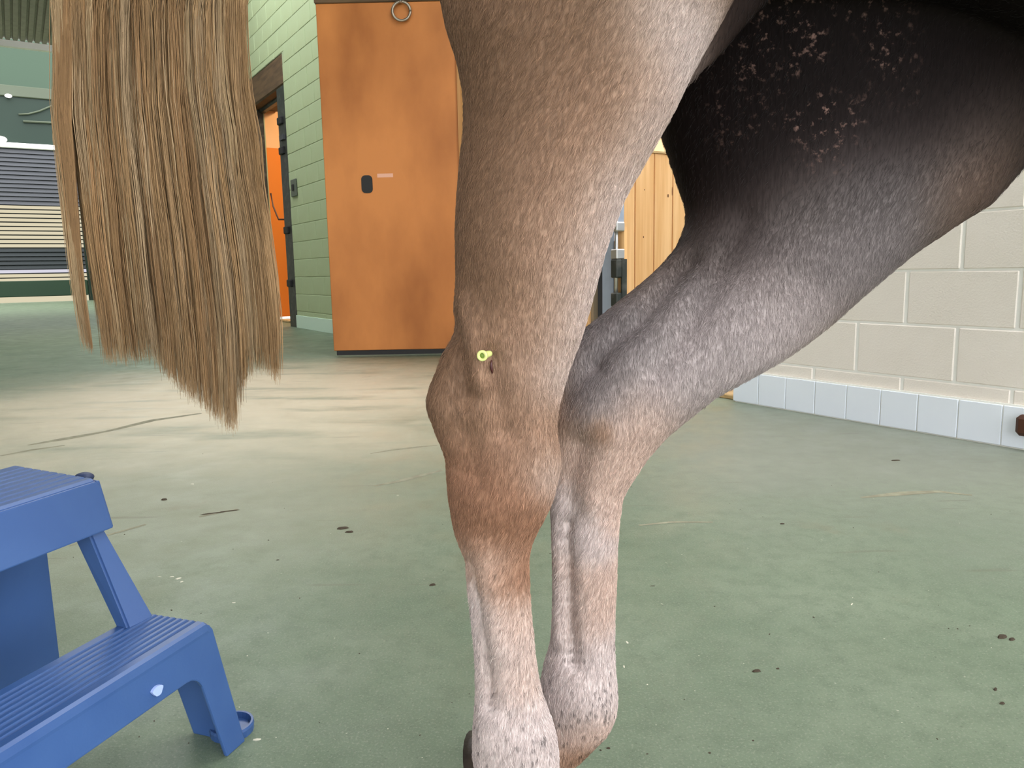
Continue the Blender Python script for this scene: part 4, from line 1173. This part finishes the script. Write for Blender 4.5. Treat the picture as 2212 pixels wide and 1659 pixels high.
# stacking lug on the upper tread
a_, b_ = st_uv(188, 1020, HZ2)
bm = bmesh.new(); bmesh.ops.create_uvsphere(bm, u_segments=12, v_segments=8, radius=.013, matrix=Matrix.Translation(Vector(sp_(a_ + .006, b_, HZ2 - .006))) @ Matrix.Scale(.55, 4, (0, 0, 1)))
stc(bm_obj('stacking_lug', bm, M['lug'], smooth=True))
bm = bmesh.new()
c0 = None
sc_ = np.array([SA[0], SA[1], 0])
# pale scuff on the front panel
dvec = ray(341, 1492); pl_n = fb_; tt = ((sp_(0, TOEB * .35 - .0006, 0) - CO) @ pl_n) / (dvec @ pl_n); pc = CO + dvec * tt
pts = [pc + fa * .008 * math.cos(t) * (1 + .2 * math.sin(3 * t)) + (Z * 1 + fb_ * (-TOEB / HZ1)) * .006 * math.sin(t) for t in np.linspace(0, 2 * math.pi, 16, endpoint=False)]
f1 = [bm.verts.new(tuple(p - fb_ * .0008)) for p in pts]; f2 = [bm.verts.new(tuple(p + fb_ * .003)) for p in pts]
bm.faces.new(f1); bm.faces.new(f2[::-1])
for i in range(16): bm.faces.new((f1[i], f2[i], f2[(i + 1) % 16], f1[(i + 1) % 16]))
so_ = stc(bm_obj('scuff', bm, M['pale_mark'])); so_['label'] = 'pale scuff mark'
tag(stool, 'blue plastic two-step stool with ribbed treads', 'stool')

# ================================================================== flecks on the floor
def flecks(bm, spots, mi, flat=.35):
    for (x, y, L_, W_, ang) in spots:
        p = onz(x, y, 0)
        ca, sa = math.cos(ang), math.sin(ang)
        n = 7; top = []; bot = []
        for i in range(n):
            t = 2 * math.pi * i / n; q = random.uniform(.7, 1.2)
            ex, ey = L_ * q * math.cos(t), W_ * q * math.sin(t)
            o_ = np.array([ca * ex - sa * ey, sa * ex + ca * ey, 0])
            bot.append(bm.verts.new(tuple(p + o_ + Z * .0002))); top.append(bm.verts.new(tuple(p + o_ * .7 + Z * min(L_, W_) * flat * 2)))
        fs = [bm.faces.new(top), bm.faces.new(bot[::-1])]
        for i in range(n): fs.append(bm.faces.new((bot[i], bot[(i + 1) % n], top[(i + 1) % n], top[i])))
        for f_ in fs: f_.material_index = mi
fleck_bm = bmesh.new()
dark = [(2165, 1377, .012, .006, .2), (2185, 1382, .008, .004, .5), (1635, 1450, .008, .0035, .3), (1680, 1445, .004, .002, .1), (1410, 1266, .007, .0012, 0), (355, 1080, .010, .006, 0), (740, 1142, .016, .006, .2), (755, 1150, .012, .005, 0), (935, 1264, .008, .004, .3), (1690, 1132, .006, .003, 0), (1315, 1617, .003, .002, 0),
        (2150, 1490, .006, .003, 1), (2165, 1520, .005, .003, .4), (455, 1110, .035, .003, .35), (490, 1105, .03, .003, .35), (1935, 995, .02, .004, .1), (2010, 925, .02, .004, 0), (600, 1210, .004, .002, 0)]
for _ in range(60):
    dark.append((rng.uniform(150, 2200), rng.uniform(960, 1640), rng.uniform(.001, .0028), rng.uniform(.0008, .0015), rng.uniform(0, 3)))
flecks(fleck_bm, dark, 0)
def scuffs(name, lines, m):
    bm = bmesh.new()
    for pts, wd in lines:
        P = [onz(x, y, 0) for x, y in pts]
        n = len(P); lft = []; rgt = []
        for i, p in enumerate(P):
            t = P[min(i + 1, n - 1)] - P[max(i - 1, 0)]; t /= np.linalg.norm(t); sd = np.array([-t[1], t[0], 0])
            w = 1.5 * wd * (0.25 + 0.75 * math.sin(math.pi * (i + .3) / (n - .4))) * random.uniform(.6, 1.3)
            lft.append(bm.verts.new(tuple(p + sd * w + Z * .0004))); rgt.append(bm.verts.new(tuple(p - sd * w + Z * .0004)))
        for i in range(n - 1): bm.faces.new((lft[i], rgt[i], rgt[i + 1], lft[i + 1]))
    return bm_obj(name, bm, m)
f = scuffs('floor_scuffs', [([(60, 962), (140, 948), (230, 932), (330, 908), (435, 893)], .018), ([(800, 980), (850, 972), (900, 966), (945, 962)], .006), ([(808, 1050), (860, 1040), (910, 1027), (955, 1016)], .010),
    ([(430, 1117), (470, 1108), (515, 1100)], .006), ([(150, 1180), (205, 1163), (255, 1150), (315, 1133)], .006), ([(1860, 1075), (1950, 1066), (2030, 1062), (2100, 1070)], .010), ([(1380, 1135), (1450, 1128), (1540, 1128)], .006), ([(0, 985), (70, 972), (140, 962)], .008)], M['scuff'])
tag(f, 'thin curved dark scuff lines scraped across the floor', 'scuffs', kind='stuff')
pale = [(415, 1046, .006, .004, 0), (385, 1250, .008, .004, .6), (372, 1246, .005, .003, .2), (392, 1257, .005, .003, 1.2), (345, 1246, .005, .002, 0), (505, 1302, .005, .002, 0), (1355, 1388, .002, .006, .2), (1348, 1440, .0015, .005, 0), (1840, 1305, .006, .0015, .9), (860, 1070, .005, .002, 0), (556, 1598, .006, .003, 0), (230, 1296, .003, .002, 0)]
for _ in range(70):
    pale.append((rng.uniform(150, 2200), rng.uniform(960, 1640), rng.uniform(.001, .0025), rng.uniform(.0006, .0012), rng.uniform(0, 3)))
flecks(fleck_bm, pale, 1, .15)
f = bm_obj('floor_flecks', fleck_bm, M['fleck']); f.data.materials.append(M['chip'])
tag(f, 'dark dirt flecks and tiny pale straw chips scattered over the floor', 'dirt', kind='stuff')
